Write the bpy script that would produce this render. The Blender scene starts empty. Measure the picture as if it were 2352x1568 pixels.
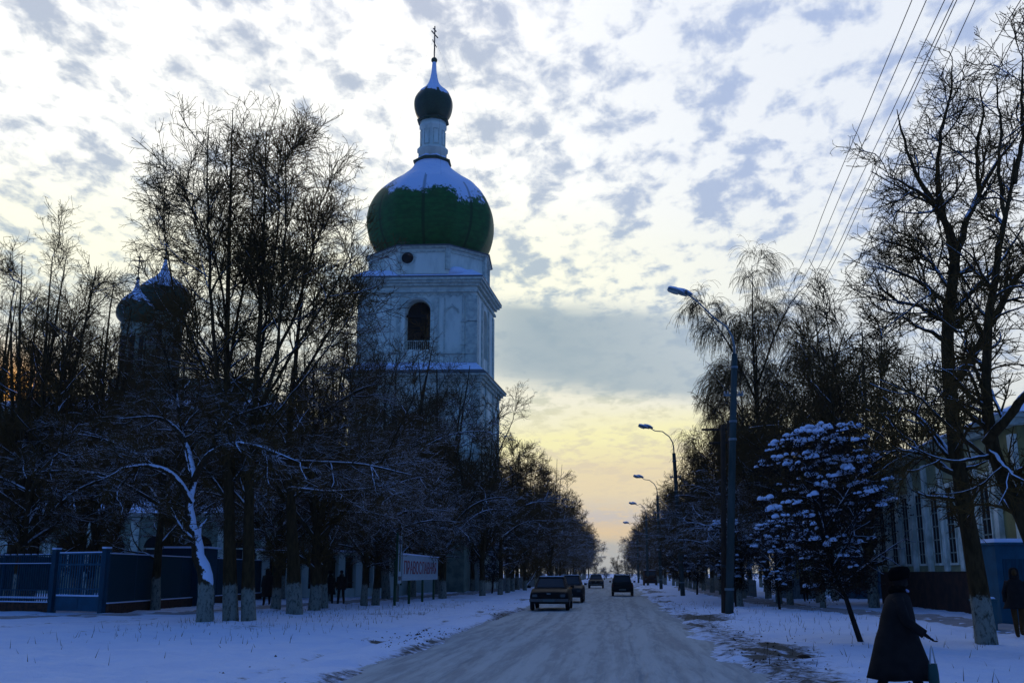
import bpy, bmesh, math, random
import numpy as np
from mathutils import Vector, Matrix

# ------------------------------------------------------------------ camera, sky, sun
SC = bpy.context.scene
COL = SC.collection
TH = math.atan(532 / 2352)
PS = math.atan(239 * math.cos(TH) / 2352)
FPX = 2352.0
CH = 1.65
cam_d = bpy.data.cameras.new('camera')
cam = bpy.data.objects.new('camera', cam_d)
COL.objects.link(cam)
cam.location = (0, 0, CH)
cam.rotation_euler = (math.pi / 2 + TH, 0, PS)
cam_d.sensor_width = 36
cam_d.lens = 36
cam_d.clip_start = 0.1
cam_d.clip_end = 6000
SC.camera = cam
SC.view_settings.view_transform = 'Standard'
SC.view_settings.look = 'None'
SC.view_settings.exposure = 0
SC.view_settings.gamma = 1
SC.cycles.max_bounces = 5
SC.cycles.diffuse_bounces = 2
SC.cycles.glossy_bounces = 2
SC.cycles.transmission_bounces = 2
SC.cycles.volume_bounces = 0
SC.cycles.transparent_max_bounces = 4

_R = Vector((math.cos(PS), math.sin(PS), 0))
_F = Vector((-math.sin(PS) * math.cos(TH), math.cos(PS) * math.cos(TH), math.sin(TH)))
_U = Vector((math.sin(PS) * math.sin(TH), -math.cos(PS) * math.sin(TH), math.cos(TH)))


def ray(u, v):
    return _F + _R * ((u - 1176) / FPX) + _U * ((784 - v) / FPX)


def gp(u, v, z=0.0):
    d = ray(u, v)
    t = (z - CH) / d.z
    return Vector((d.x * t, d.y * t, z))


def at(u, v, Y):
    d = ray(u, v)
    t = Y / d.y
    return Vector((d.x * t, Y, CH + d.z * t))


# --- node helper
class NT:
    def __init__(s, tree):
        s.t = tree
        s.n = tree.nodes
        s.l = tree.links

    def new(s, typ, **kw):
        nd = s.n.new(typ)
        for k, v in kw.items():
            setattr(nd, k, v)
        return nd

    def put(s, sock, val):
        if isinstance(val, bpy.types.NodeSocket):
            s.l.new(val, sock)
        elif val is not None:
            if isinstance(val, (tuple, list)) and len(val) == 3 and sock.type == 'RGBA':
                val = (*val, 1)
            sock.default_value = val

    def math(s, op, a, b=None, c=None, clamp=False):
        nd = s.new('ShaderNodeMath', operation=op, use_clamp=clamp)
        s.put(nd.inputs[0], a)
        if b is not None: s.put(nd.inputs[1], b)
        if c is not None: s.put(nd.inputs[2], c)
        return nd.outputs[0]

    def vmath(s, op, a, b=None):
        nd = s.new('ShaderNodeVectorMath', operation=op)
        s.put(nd.inputs[0], a)
        if b is not None: s.put(nd.inputs[1], b)
        return nd.outputs['Value'] if op in ('DOT_PRODUCT', 'LENGTH') else nd.outputs[0]

    def smooth(s, x, a, b, lo=0.0, hi=1.0):
        nd = s.new('ShaderNodeMapRange', interpolation_type='SMOOTHSTEP')
        s.put(nd.inputs[0], x)
        nd.inputs[1].default_value = a
        nd.inputs[2].default_value = b
        nd.inputs[3].default_value = lo
        nd.inputs[4].default_value = hi
        return nd.outputs[0]

    def noise(s, vec, scale, detail=4, rough=0.55, dist=0.0):
        nd = s.new('ShaderNodeTexNoise')
        if vec is not None: s.put(nd.inputs['Vector'], vec)
        nd.inputs['Scale'].default_value = scale
        nd.inputs['Detail'].default_value = detail
        nd.inputs['Roughness'].default_value = rough
        nd.inputs['Distortion'].default_value = dist
        return nd.outputs[0]

    def mix(s, f, a, b, mode='MIX'):
        nd = s.new('ShaderNodeMix', data_type='RGBA', blend_type=mode)
        s.put(nd.inputs[0], f)
        s.put(nd.inputs[6], a)
        s.put(nd.inputs[7], b)
        return nd.outputs[2]

    def ramp(s, x, stops, interp='EASE'):
        nd = s.new('ShaderNodeValToRGB')
        cr = nd.color_ramp
        cr.interpolation = interp
        while len(cr.elements) < len(stops): cr.elements.new(0.5)
        for e, (p, c) in zip(cr.elements, stops):
            e.position = p
            e.color = (*c, 1)
        s.put(nd.inputs[0], x)
        return nd.outputs[0]

    def mapping(s, vec, scale=(1, 1, 1), rot=(0, 0, 0), loc=(0, 0, 0)):
        nd = s.new('ShaderNodeMapping')
        s.put(nd.inputs[0], vec)
        nd.inputs['Scale'].default_value = scale
        nd.inputs['Rotation'].default_value = rot
        nd.inputs['Location'].default_value = loc
        return nd.outputs[0]


SUN_DIR = ray(30, 900).normalized()
SUN_EL = math.asin(SUN_DIR.z)
SUN_AZ = math.atan2(SUN_DIR.x, SUN_DIR.y)

world = bpy.data.worlds.new('World')
SC.world = world
world.use_nodes = True
W = NT(world.node_tree)
W.n.clear()
tc = W.new('ShaderNodeTexCoord').outputs['Generated']
sep = W.new('ShaderNodeSeparateXYZ')
W.put(sep.inputs[0], tc)
X, Y_, Z = sep.outputs
zc = W.math('MAXIMUM', Z, 0.0)
den = W.math('ADD', zc, 0.13)
cmb = W.new('ShaderNodeCombineXYZ')
W.put(cmb.inputs[0], W.math('DIVIDE', X, den))
W.put(cmb.inputs[1], W.math('DIVIDE', Y_, den))
P = cmb.outputs[0]
# altocumulus sheets: two noises of different stretch
pA = W.mapping(P, scale=(1.0, 0.75, 1), rot=(0, 0, math.radians(35)))
pB = W.mapping(P, scale=(1.0, 0.35, 1), rot=(0, 0, math.radians(55)), loc=(3.1, 7.7, 0))
nA = W.noise(pA, 15.0, 6, 0.58, 0.2)
nB = W.noise(pB, 8.0, 5, 0.55, 0.3)
nC = W.noise(P, 0.9, 3, 0.5, 0.3)
comb = W.math('ADD', W.math('MULTIPLY', nA, 0.50), W.math('ADD', W.math('MULTIPLY', nB, 0.36), W.math('MULTIPLY', nC, 0.14)))
gapm = W.smooth(comb, 0.470, 0.590)          # 1 = thin blue-grey part of the sheet
warp = W.math('ADD', Z, W.math('MULTIPLY', W.math('SUBTRACT', W.noise(W.mapping(tc, scale=(1, 1, 7)), 3.0, 4), 0.5), 0.05))
bright = W.ramp(W.math('MULTIPLY', warp, 1.6), [
    (0.0, (0.44, 0.45, 0.46)), (0.03, (0.47, 0.47, 0.46)), (0.055, (0.78, 0.60, 0.38)), (0.085, (0.62, 0.56, 0.52)),
    (0.14, (0.86, 0.72, 0.47)), (0.205, (1.0, 0.94, 0.52)), (0.26, (0.93, 0.90, 0.74)), (0.34, (0.82, 0.84, 0.76)),
    (0.45, (1.06, 1.05, 0.86)), (0.62, (1.10, 1.10, 1.06)), (1.0, (1.10, 1.10, 1.14))])
dark = W.ramp(W.math('MULTIPLY', warp, 1.6), [
    (0.0, (0.40, 0.42, 0.44)), (0.06, (0.72, 0.58, 0.42)), (0.15, (0.80, 0.68, 0.48)), (0.22, (0.85, 0.80, 0.52)),
    (0.29, (0.58, 0.63, 0.60)), (0.42, (0.48, 0.57, 0.63)), (0.6, (0.50, 0.57, 0.68)), (1.0, (0.52, 0.57, 0.72))])
sky = W.mix(gapm, bright, dark)
sky = W.mix(1.0, sky, (1.04, 1.04, 1.03), 'MULTIPLY')
# the long blue-grey bank low over the street
rgt = W.vmath('DOT_PRODUCT', tc, tuple(_R))
bank_n = W.noise(W.mapping(tc, scale=(1, 1, 6)), 3.4, 5, 0.55, 0.4)
zb = W.math('ADD', Z, W.math('MULTIPLY', W.math('SUBTRACT', bank_n, 0.5), 0.07))
zb = W.math('ADD', zb, W.math('MULTIPLY', rgt, 0.10))
bank = W.math('MULTIPLY', W.smooth(zb, 0.168, 0.195), W.smooth(zb, 0.275, 0.245))
bank = W.math('MULTIPLY', bank, W.smooth(rgt, -0.10, 0.02))
bank = W.math('MULTIPLY', bank, W.smooth(rgt, 0.55, 0.25, 0.0, 0.9))
sky = W.mix(bank, sky, W.mix(bank_n, (0.27, 0.38, 0.47), (0.52, 0.60, 0.62)))
# bluer towards the upper right, away from the sunset
blue_f = W.math('MULTIPLY', W.smooth(W.vmath('DOT_PRODUCT', tc, tuple(ray(2450, -150).normalized())), 0.84, 1.0), 0.85)
sky = W.mix(blue_f, sky, W.mix(gapm, (0.80, 0.86, 0.96), (0.42, 0.53, 0.80)))
# glow of the setting sun behind the cloud
sd = W.math('MAXIMUM', W.vmath('DOT_PRODUCT', tc, tuple(SUN_DIR)), 0.0)
glow = W.math('MULTIPLY', W.math('POWER', sd, 2600.0), 1.2)
sky = W.mix(glow, sky, (1.6, 0.75, 0.15))
# dim deep-blue evening sky away from the sunset
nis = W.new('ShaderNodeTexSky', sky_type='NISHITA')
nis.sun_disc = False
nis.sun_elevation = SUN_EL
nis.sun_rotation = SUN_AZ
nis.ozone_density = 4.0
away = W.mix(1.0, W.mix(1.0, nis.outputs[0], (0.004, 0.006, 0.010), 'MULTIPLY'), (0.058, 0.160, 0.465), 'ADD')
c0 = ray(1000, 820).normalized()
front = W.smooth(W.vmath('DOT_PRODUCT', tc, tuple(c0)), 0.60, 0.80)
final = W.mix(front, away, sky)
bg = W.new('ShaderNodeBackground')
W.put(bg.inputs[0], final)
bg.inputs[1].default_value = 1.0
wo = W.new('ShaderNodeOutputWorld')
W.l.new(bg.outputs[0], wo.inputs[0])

sun_d = bpy.data.lights.new('sun', 'SUN')
sun_d.energy = 0.12
sun_d.angle = math.radians(10)
sun_d.color = (1.0, 0.72, 0.45)
sun = bpy.data.objects.new('sun', sun_d)
COL.objects.link(sun)
sun.rotation_euler = (-SUN_DIR).to_track_quat('-Z', 'Y').to_euler()

# ------------------------------------------------------------------ materials
MATS = {}


def mat(name, color, rough=0.85, spec=0.25, var=0.0, scale=4.0, color2=None, metallic=0.0, bump=0.0, bscale=30.0, stretch=(1, 1, 1), thr=(0.35, 0.65), snow=0.0):
    """Principled surface, two tones mixed by noise; snow > 0 lays snow on what faces up."""
    m = bpy.data.materials.new(name)
    m.use_nodes = True
    T = NT(m.node_tree)
    b = T.n['Principled BSDF']
    co = T.new('ShaderNodeTexCoord').outputs['Object']
    cv = T.mapping(co, scale=stretch)
    c = color
    if color2 is not None or var:
        c2 = color2 or tuple(x * (1 - var) for x in color)
        c = T.mix(T.smooth(T.noise(cv, scale, 5, 0.6), *thr), color, c2)
    rg = rough
    if snow:
        g = T.new('ShaderNodeNewGeometry')
        sp = T.new('ShaderNodeSeparateXYZ')
        T.put(sp.inputs[0], g.outputs['Normal'])
        nn = T.noise(g.outputs['Position'], 2.2, 4, 0.6)
        nz = T.math('ADD', sp.outputs[2], T.math('MULTIPLY', T.math('SUBTRACT', nn, 0.5), 1.3))
        f = T.smooth(nz, 1.0 - snow, 1.12 - snow)
        c = T.mix(f, c, (0.73, 0.81, 0.97))
    T.put(b.inputs['Base Color'], c)
    b.inputs['Roughness'].default_value = rg
    b.inputs['Specular IOR Level'].default_value = spec
    b.inputs['Metallic'].default_value = metallic
    if bump:
        bp = T.new('ShaderNodeBump')
        bp.inputs['Strength'].default_value = bump
        bp.inputs['Distance'].default_value = 0.02
        T.put(bp.inputs['Height'], T.noise(cv, bscale, 4, 0.6))
        T.l.new(bp.outputs[0], b.inputs['Normal'])
    MATS[name] = m
    return m


mat('snow', (0.73, 0.81, 0.97), 0.9, 0.1, color2=(0.66, 0.75, 0.95), scale=3, bump=0.5, bscale=12)
mat('snow_thin', (0.62, 0.71, 0.84), 0.9, 0.1, color2=(0.20, 0.30, 0.30), scale=3.0, bump=0.4, bscale=10, thr=(0.5, 0.62))
mat('plaster', (0.74, 0.80, 0.68), 0.9, 0.1, color2=(0.46, 0.54, 0.46), scale=0.55, bump=0.5, bscale=5, stretch=(1, 1, 0.4), thr=(0.42, 0.72))
mat('facade_plaster', (0.78, 0.80, 0.68), 0.9, 0.1, color2=(0.42, 0.46, 0.38), scale=1.2)
mat('plaster_trim', (0.60, 0.66, 0.55), 0.9, 0.1, color2=(0.38, 0.44, 0.38), scale=2.5)  # darker than the walls, painting in shade the mouldings lack under flat light
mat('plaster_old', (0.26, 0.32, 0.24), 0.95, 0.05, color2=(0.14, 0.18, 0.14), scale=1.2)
mat('dark_void', (0.012, 0.013, 0.014), 0.9, 0.1)
mat('glass', (0.008, 0.012, 0.016), 0.15, 0.22)
def dome_mat(name, base, zs0, zs1):
    m = bpy.data.materials.new(name)
    m.use_nodes = True
    T = NT(m.node_tree)
    b = T.n['Principled BSDF']
    co = T.new('ShaderNodeTexCoord').outputs['Object']
    sp = T.new('ShaderNodeSeparateXYZ')
    T.put(sp.inputs[0], co)
    ang = T.math('MULTIPLY', T.math('ARCTAN2', sp.outputs[1], sp.outputs[0]), 8 / (2 * math.pi))
    fr = T.math('ABSOLUTE', T.math('SUBTRACT', T.math('FRACT', ang), 0.5))
    seam = T.smooth(fr, 0.02, 0.045)                       # standing seams between the gores
    sheets = T.noise(T.mapping(co, scale=(1, 1, 2.2)), 1.3, 5, 0.6)
    c = T.mix(T.smooth(sheets, 0.35, 0.65), base, tuple(x * 0.6 for x in base))
    rib = T.smooth(T.math('ABSOLUTE', T.math('SUBTRACT', T.math('FRACT', T.math('MULTIPLY', sp.outputs[2], 1.35)), 0.5)), 0.0, 0.05)
    c = T.mix(rib, tuple(x * 0.45 for x in base), c)
    c = T.mix(seam, tuple(x * 0.4 for x in base), c)
    big = T.noise(co, 0.33, 3, 0.5)
    fine = T.noise(co, 2.6, 7, 0.75)
    hz = T.math('ADD', sp.outputs[2], T.math('ADD', T.math('MULTIPLY', T.math('SUBTRACT', big, 0.5), 5.0), T.math('MULTIPLY', T.math('SUBTRACT', fine, 0.5), 4.6)))
    hz = T.math('ADD', hz, T.math('ADD', T.math('MULTIPLY', sp.outputs[0], 0.13), T.math('MULTIPLY', sp.outputs[1], -0.19)))
    f = T.smooth(hz, zs0, zs1)
    f = T.math('MULTIPLY', f, T.math('ADD', T.math('MULTIPLY', seam, 0.5), 0.5))
    c = T.mix(f, c, (0.60, 0.72, 0.92))
    T.put(b.inputs['Base Color'], c)
    b.inputs['Roughness'].default_value = 0.55
    b.inputs['Specular IOR Level'].default_value = 0.18
    bp = T.new('ShaderNodeBump')
    bp.inputs['Strength'].default_value = 0.5
    bp.inputs['Distance'].default_value = 0.05
    T.put(bp.inputs['Height'], T.math('ADD', T.math('MULTIPLY', seam, 0.5), T.math('ADD', T.math('MULTIPLY', rib, 0.3), f)))
    T.l.new(bp.outputs[0], b.inputs['Normal'])
    MATS[name] = m


dome_mat('green_dome', (0.007, 0.12, 0.022), 41.6, 42.1)
mat('dark_dome', (0.010, 0.045, 0.016), 0.45, 0.4, var=0.4)
mat('iron', (0.02, 0.022, 0.024), 0.5, 0.4)
mat('bell_bronze', (0.05, 0.035, 0.02), 0.45, 0.5, metallic=0.6)
mat('brick_dark', (0.11, 0.05, 0.03), 0.95, 0.1, color2=(0.05, 0.028, 0.02), scale=6)
mat('blue_fence', (0.008, 0.065, 0.095), 0.7, 0.15, color2=(0.006, 0.04, 0.065), scale=3, stretch=(8, 8, 1))
mat('blue_mesh', (0.004, 0.045, 0.06), 0.8, 0.1)
mat('blue_light', (0.010, 0.09, 0.14), 0.6, 0.2, color2=(0.008, 0.065, 0.10), scale=2)
mat('concrete', (0.060, 0.085, 0.08), 0.9, 0.1, color2=(0.035, 0.055, 0.05), scale=3, stretch=(1, 1, 0.3))
mat('wood_old', (0.07, 0.045, 0.03), 0.9, 0.1, color2=(0.035, 0.025, 0.018), scale=5, stretch=(6, 6, 0.6))
mat('lamp_metal', (0.16, 0.22, 0.24), 0.5, 0.4, var=0.3)
mat('lamp_glass', (0.35, 0.40, 0.36), 0.3, 0.5)
mat('wire', (0.02, 0.02, 0.022), 0.6, 0.2)
mat('ceramic', (0.3, 0.3, 0.3), 0.3, 0.5)
mat('sign_white', (0.34, 0.46, 0.52), 0.7, 0.2, var=0.15, scale=3)
mat('sign_red', (0.24, 0.03, 0.05), 0.7, 0.2)
mat('sign_dark', (0.05, 0.06, 0.08), 0.7, 0.2)
mat('icon_robe', (0.05, 0.12, 0.07), 0.7, 0.2)
mat('icon_gold', (0.35, 0.25, 0.08), 0.7, 0.2)
mat('post_green', (0.02, 0.07, 0.03), 0.7, 0.2)
mat('ochre', (0.30, 0.26, 0.10), 0.9, 0.1, color2=(0.20, 0.18, 0.08), scale=0.9)
mat('facade_yellow', (0.36, 0.34, 0.18), 0.9, 0.1, color2=(0.24, 0.24, 0.14), scale=0.9)
mat('pale_wall', (0.28, 0.32, 0.26), 0.9, 0.1, color2=(0.20, 0.24, 0.20), scale=0.8)
mat('brown_plinth', (0.07, 0.035, 0.025), 0.9, 0.1, color2=(0.04, 0.024, 0.02), scale=2)
mat('roof_tin', (0.10, 0.12, 0.13), 0.6, 0.3, var=0.3)
mat('red_door', (0.12, 0.02, 0.02), 0.7, 0.2)
mat('fence_grey', (0.20, 0.25, 0.25), 0.9, 0.1, var=0.5, scale=5, stretch=(3, 3, 0.5))
mat('car_paint', (0.004, 0.006, 0.007), 0.6, 0.08)
mat('car_paint_green', (0.007, 0.013, 0.013), 0.6, 0.08)
mat('car_paint_grey', (0.012, 0.018, 0.022), 0.6, 0.1)
mat('chrome', (0.10, 0.10, 0.10), 0.3, 0.5, metallic=1.0)
mat('rubber', (0.01, 0.01, 0.01), 0.9, 0.1)
mat('rim', (0.12, 0.12, 0.12), 0.4, 0.5, metallic=0.6)
mat('headlamp', (0.05, 0.07, 0.08), 0.15, 0.6)
mat('plate', (0.10, 0.14, 0.14), 0.6, 0.3)
mat('amber', (0.5, 0.15, 0.02), 0.4, 0.4)
mat('skin', (0.50, 0.22, 0.14), 0.6, 0.3)
mat('black_coat', (0.022, 0.017, 0.015), 0.9, 0.15, var=0.4, scale=5)
mat('dark_brown', (0.035, 0.014, 0.010), 0.9, 0.1, var=0.3)
mat('black_fur', (0.005, 0.005, 0.005), 1.0, 0.02)
mat('leather', (0.008, 0.008, 0.008), 0.5, 0.3)
mat('boot', (0.010, 0.008, 0.007), 0.7, 0.2)
mat('trouser_brown', (0.09, 0.045, 0.015), 0.9, 0.1, var=0.3)
mat('scarf', (0.30, 0.32, 0.50), 0.9, 0.1)
mat('hair', (0.02, 0.012, 0.008), 0.8, 0.2)
mat('bag_green', (0.015, 0.06, 0.05), 0.5, 0.3)
mat('bag_blue', (0.02, 0.10, 0.12), 0.6, 0.3)
mat('handle_white', (0.5, 0.5, 0.5), 0.5, 0.3)
mat('stone_brown', (0.05, 0.03, 0.02), 0.9, 0.1, var=0.4, bump=0.6)
mat('bark', (0.030, 0.024, 0.020), 0.95, 0.05, color2=(0.014, 0.012, 0.010), scale=5, stretch=(3, 3, 0.8), snow=0.62)
mat('bark_low_snow', (0.030, 0.024, 0.020), 0.95, 0.05, color2=(0.014, 0.012, 0.010), scale=5, stretch=(3, 3, 0.8), snow=0.70)
mat('twig', (0.115, 0.066, 0.020), 0.95, 0.03, var=0.3, snow=0.0)
mat('twig_snowy', (0.110, 0.064, 0.020), 0.95, 0.03, var=0.3, snow=0.26)
mat('berry', (0.035, 0.016, 0.010), 0.8, 0.1, color2=(0.010, 0.014, 0.008), scale=6)
mat('dry_stalk', (0.045, 0.035, 0.025), 0.95, 0.05)


def limed(name, base, snow, plaster=False):
    """bark with a ragged band of lime wash painted round the foot of the trunk"""
    m = bpy.data.materials.new(name)
    m.use_nodes = True
    T = NT(m.node_tree)
    b = T.n['Principled BSDF']
    co = T.new('ShaderNodeTexCoord').outputs['Object']
    sp = T.new('ShaderNodeSeparateXYZ')
    T.put(sp.inputs[0], co)
    n = T.noise(T.mapping(co, scale=(3, 3, 0.8)), 4, 5, 0.6)
    c = T.mix(T.smooth(n, 0.35, 0.65), base, tuple(x * 0.5 for x in base))
    rnd_ = T.new('ShaderNodeObjectInfo').outputs['Random']
    edge = T.math('ADD', T.math('ADD', sp.outputs[2], T.math('MULTIPLY', rnd_, -0.45)), T.math('MULTIPLY', T.noise(co, 5, 4, 0.7), 0.7))
    f = T.smooth(edge, 1.46, 1.34)
    lime = T.mix(T.smooth(T.noise(T.mapping(co, scale=(4, 4, 2)), 3, 5, 0.7), 0.45, 0.68), (0.24, 0.25, 0.20), (0.06, 0.06, 0.045))
    c = T.mix(f, c, lime)
    g = T.new('ShaderNodeNewGeometry')
    s2 = T.new('ShaderNodeSeparateXYZ')
    T.put(s2.inputs[0], g.outputs['Normal'])
    nn = T.noise(g.outputs['Position'], 3.5 if plaster else 2.2, 5, 0.7)
    nz = T.math('ADD', s2.outputs[2], T.math('MULTIPLY', T.math('SUBTRACT', nn, 0.5), 2.4 if plaster else 1.1))
    if plaster:      # wind-blown snow stuck to one flank of the lower trunk
        nz = T.math('ADD', nz, T.math('MULTIPLY', T.math('MULTIPLY', T.smooth(sp.outputs[2], 5.6, 4.9), T.smooth(sp.outputs[2], 1.0, 1.9)), T.math('MULTIPLY', T.math('ADD', s2.outputs[0], 0.25), 0.75)))
    c = T.mix(T.smooth(nz, 1 - snow, 1.12 - snow), c, (0.73, 0.81, 0.97))
    T.put(b.inputs['Base Color'], c)
    b.inputs['Roughness'].default_value = 0.95
    b.inputs['Specular IOR Level'].default_value = 0.05
    bp = T.new('ShaderNodeBump')
    bp.inputs['Strength'].default_value = 0.6
    bp.inputs['Distance'].default_value = 0.03
    T.put(bp.inputs['Height'], n)
    T.l.new(bp.outputs[0], b.inputs['Normal'])
    MATS[name] = m


limed('trunk_limed', (0.070, 0.044, 0.018), 0.60)
limed('trunk_limed_snowy', (0.060, 0.040, 0.020), 0.62, True)


def ground_mat(name, base, base2, dirt, attr=None, dscale=1.0, streak=False):
    m = bpy.data.materials.new(name)
    m.use_nodes = True
    T = NT(m.node_tree)
    b = T.n['Principled BSDF']
    pos = T.new('ShaderNodeNewGeometry').outputs['Position']
    if streak:
        n1 = T.noise(T.mapping(pos, scale=(1.0, 0.035, 1)), 1.6, 6, 0.6, 0.3)
        n2 = T.noise(T.mapping(pos, scale=(1.0, 0.10, 1)), 5.0, 5, 0.65, 0.4)
        f = T.smooth(T.math('ADD', T.math('MULTIPLY', n1, 0.6), T.math('MULTIPLY', n2, 0.4)), 0.42, 0.60)
        sx_ = T.new('ShaderNodeSeparateXYZ')
        T.put(sx_.inputs[0], pos)
        wav = T.math('ADD', sx_.outputs[0], T.math('MULTIPLY', T.math('SUBTRACT', T.noise(T.mapping(pos, scale=(.2, 0.06, 1)), 1.0, 3), 0.5), 1.3))
        rut = None
        for xr, wd in ((-3.55, .24), (-2.15, .24), (-.35, .26), (1.05, .26), (-2.8, .10), (.4, .1)):
            g_ = T.smooth(T.math('ABSOLUTE', T.math('SUBTRACT', wav, xr)), wd, 0.0)
            rut = g_ if rut is None else T.math('MAXIMUM', rut, g_)
        rut = T.math('MULTIPLY', rut, T.smooth(n2, 0.30, 0.62))
        f = T.math('MAXIMUM', f, T.math('MULTIPLY', rut, 0.95))
    else:
        n1 = T.noise(pos, 0.7, 6, 0.6)
        n2 = T.noise(pos, 9, 5, 0.7)
        f = T.smooth(n1, 0.35, 0.7)
    c = T.mix(f, base, base2)
    d = T.noise(pos, 3.2 * dscale, 8, 0.75)
    if attr:
        a = T.new('ShaderNodeAttribute', attribute_name=attr).outputs['Fac']
        ff = T.smooth(T.math('ADD', T.math('MULTIPLY', a, 0.75), T.math('MULTIPLY', T.math('SUBTRACT', d, 0.5), 1.1)), 0.28, 0.55)
    else:
        ff = T.math('MULTIPLY', T.smooth(d, 0.6, 0.72), 0.6)
    c = T.mix(ff, c, dirt)
    T.put(b.inputs['Base Color'], c)
    b.inputs['Roughness'].default_value = 0.8 if streak else 0.9
    b.inputs['Specular IOR Level'].default_value = 0.12 if streak else 0.1
    bp = T.new('ShaderNodeBump')
    bp.inputs['Strength'].default_value = 0.7
    bp.inputs['Distance'].default_value = 0.08
    T.put(bp.inputs['Height'], T.math('ADD', T.math('MULTIPLY', T.noise(pos, 3.5, 6, 0.7), 1.4), n2) if not streak else T.math('SUBTRACT', n2, T.math('MULTIPLY', rut, 0.9)))
    T.l.new(bp.outputs[0], b.inputs['Normal'])
    MATS[name] = m


ground_mat('snow_ground', (0.73, 0.81, 0.97), (0.64, 0.74, 0.94), (0.10, 0.095, 0.08), attr='dirt')
ground_mat('road_snow', (0.40, 0.45, 0.46), (0.26, 0.295, 0.31), (0.17, 0.18, 0.18), streak=True)
ground_mat('path_snow', (0.34, 0.34, 0.36), (0.25, 0.25, 0.27), (0.10, 0.09, 0.07))
ground_mat('soil', (0.10, 0.065, 0.03), (0.06, 0.045, 0.03), (0.3, 0.33, 0.36))


# ------------------------------------------------------------------ mesh tools
class MB:
    def __init__(s):
        s.v = []
        s.f = []
        s.sm = []

    def add(s, vs, fs, smooth=False):
        o = len(s.v)
        s.v += [tuple(p) for p in vs]
        s.f += [tuple(i + o for i in f) for f in fs]
        s.sm += [smooth] * len(fs)
        return s

    def box(s, c, d, rz=0.0, rx=0.0, taper=1.0):
        M = Matrix.Translation(c) @ Matrix.Rotation(rz, 4, 'Z') @ Matrix.Rotation(rx, 4, 'X')
        vs = []
        for z in (-1, 1):
            k = 1.0 if z < 0 else taper
            for x, y in ((-1, -1), (1, -1), (1, 1), (-1, 1)):
                vs.append(M @ Vector((x * d[0] / 2 * k, y * d[1] / 2 * k, z * d[2] / 2)))
        return s.add(vs, [(3, 2, 1, 0), (4, 5, 6, 7), (0, 1, 5, 4), (1, 2, 6, 5), (2, 3, 7, 6), (3, 0, 4, 7)])

    def b2(s, lo, hi):
        return s.box([(a + b) / 2 for a, b in zip(lo, hi)], [b - a for a, b in zip(lo, hi)])

    def rings(s, rings, caps=True, smooth=True):
        """rings: list of lists of points of equal length"""
        n = len(rings[0])
        vs = [p for r in rings for p in r]
        fs = []
        for i in range(len(rings) - 1):
            for j in range(n):
                k = (j + 1) % n
                fs.append((i * n + j, i * n + k, (i + 1) * n + k, (i + 1) * n + j))
        if caps:
            fs.append(tuple(reversed(range(n))))
            fs.append(tuple(range((len(rings) - 1) * n, len(rings) * n)))
        return s.add(vs, fs, smooth)

    def lathe(s, prof, n=24, c=(0, 0), a0=0.0, smooth=True, sx=1.0, sy=1.0):
        R = []
        for r, z in prof:
            R.append([(c[0] + sx * r * math.cos(a0 + 2 * math.pi * j / n), c[1] + sy * r * math.sin(a0 + 2 * math.pi * j / n), z) for j in range(n)])
        return s.rings(R, True, smooth)

    def tube(s, pts, rad, n=8, smooth=True):
        pts = [Vector(p) for p in pts]
        if not hasattr(rad, '__len__'): rad = [rad] * len(pts)
        R = []
        ref = None
        for i, p in enumerate(pts):
            t = (pts[min(i + 1, len(pts) - 1)] - pts[max(i - 1, 0)]).normalized()
            if ref is None:
                ref = t.cross(Vector((0, 0, 1)))
                if ref.length < 0.1: ref = t.cross(Vector((1, 0, 0)))
            a = (ref - t * ref.dot(t)).normalized()
            b = t.cross(a)
            ref = a
            R.append([p + (a * math.cos(2 * math.pi * j / n) + b * math.sin(2 * math.pi * j / n)) * rad[i] for j in range(n)])
        return s.rings(R, True, smooth)

    def ball(s, c, r, n=10, m=6, sz=1.0, sx=1.0, sy=1.0):
        prof = []
        for i in range(m + 1):
            a = -math.pi / 2 + math.pi * i / m
            prof.append((max(1e-4, r * math.cos(a)), c[2] + r * sz * math.sin(a)))
        return s.lathe(prof, n, (c[0], c[1]), sx=sx, sy=sy)

    def poly(s, pts, y0, y1, axis='y'):
        """extrude a polygon given in (a,z) along y"""
        n = len(pts)
        A = [(p[0], y0, p[1]) for p in pts] + [(p[0], y1, p[1]) for p in pts]
        if axis == 'x':
            A = [(y, x, z) for x, y, z in A]
        fs = [tuple(range(n)), tuple(reversed(range(n, 2 * n)))] + [(i, n + i, n + (i + 1) % n, (i + 1) % n) for i in range(n)]
        return s.add(A, fs)

    def xf(s, fn):
        s.v = [tuple(fn(p)) for p in s.v]
        return s

    def build(s, name, material, parent=None, loc=None, bevel=0):
        me = bpy.data.meshes.new(name)
        me.from_pydata(s.v, [], s.f)
        me.polygons.foreach_set('use_smooth', s.sm)
        bm = bmesh.new()
        bm.from_mesh(me)
        bmesh.ops.recalc_face_normals(bm, faces=bm.faces)
        if bevel:
            bmesh.ops.bevel(bm, geom=list(bm.edges), offset=bevel, segments=1, affect='EDGES')
        bm.to_mesh(me)
        bm.free()
        me.materials.append(MATS[material])
        o = bpy.data.objects.new(name, me)
        COL.objects.link(o)
        if parent is not None: o.parent = parent
        if loc is not None: o.location = loc
        return o


def tag(o, label=None, cat=None, group=None, kind=None):
    if label: o['label'] = label
    if cat: o['category'] = cat
    if group: o['group'] = group
    if kind: o['kind'] = kind
    return o


def empty(name, loc, rz=0.0, label=None, cat=None, group=None):
    o = bpy.data.objects.new(name, None)
    COL.objects.link(o)
    o.location = loc
    o.rotation_euler = (0, 0, rz)
    o.empty_display_size = 0.2
    return tag(o, label, cat, group)


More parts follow.
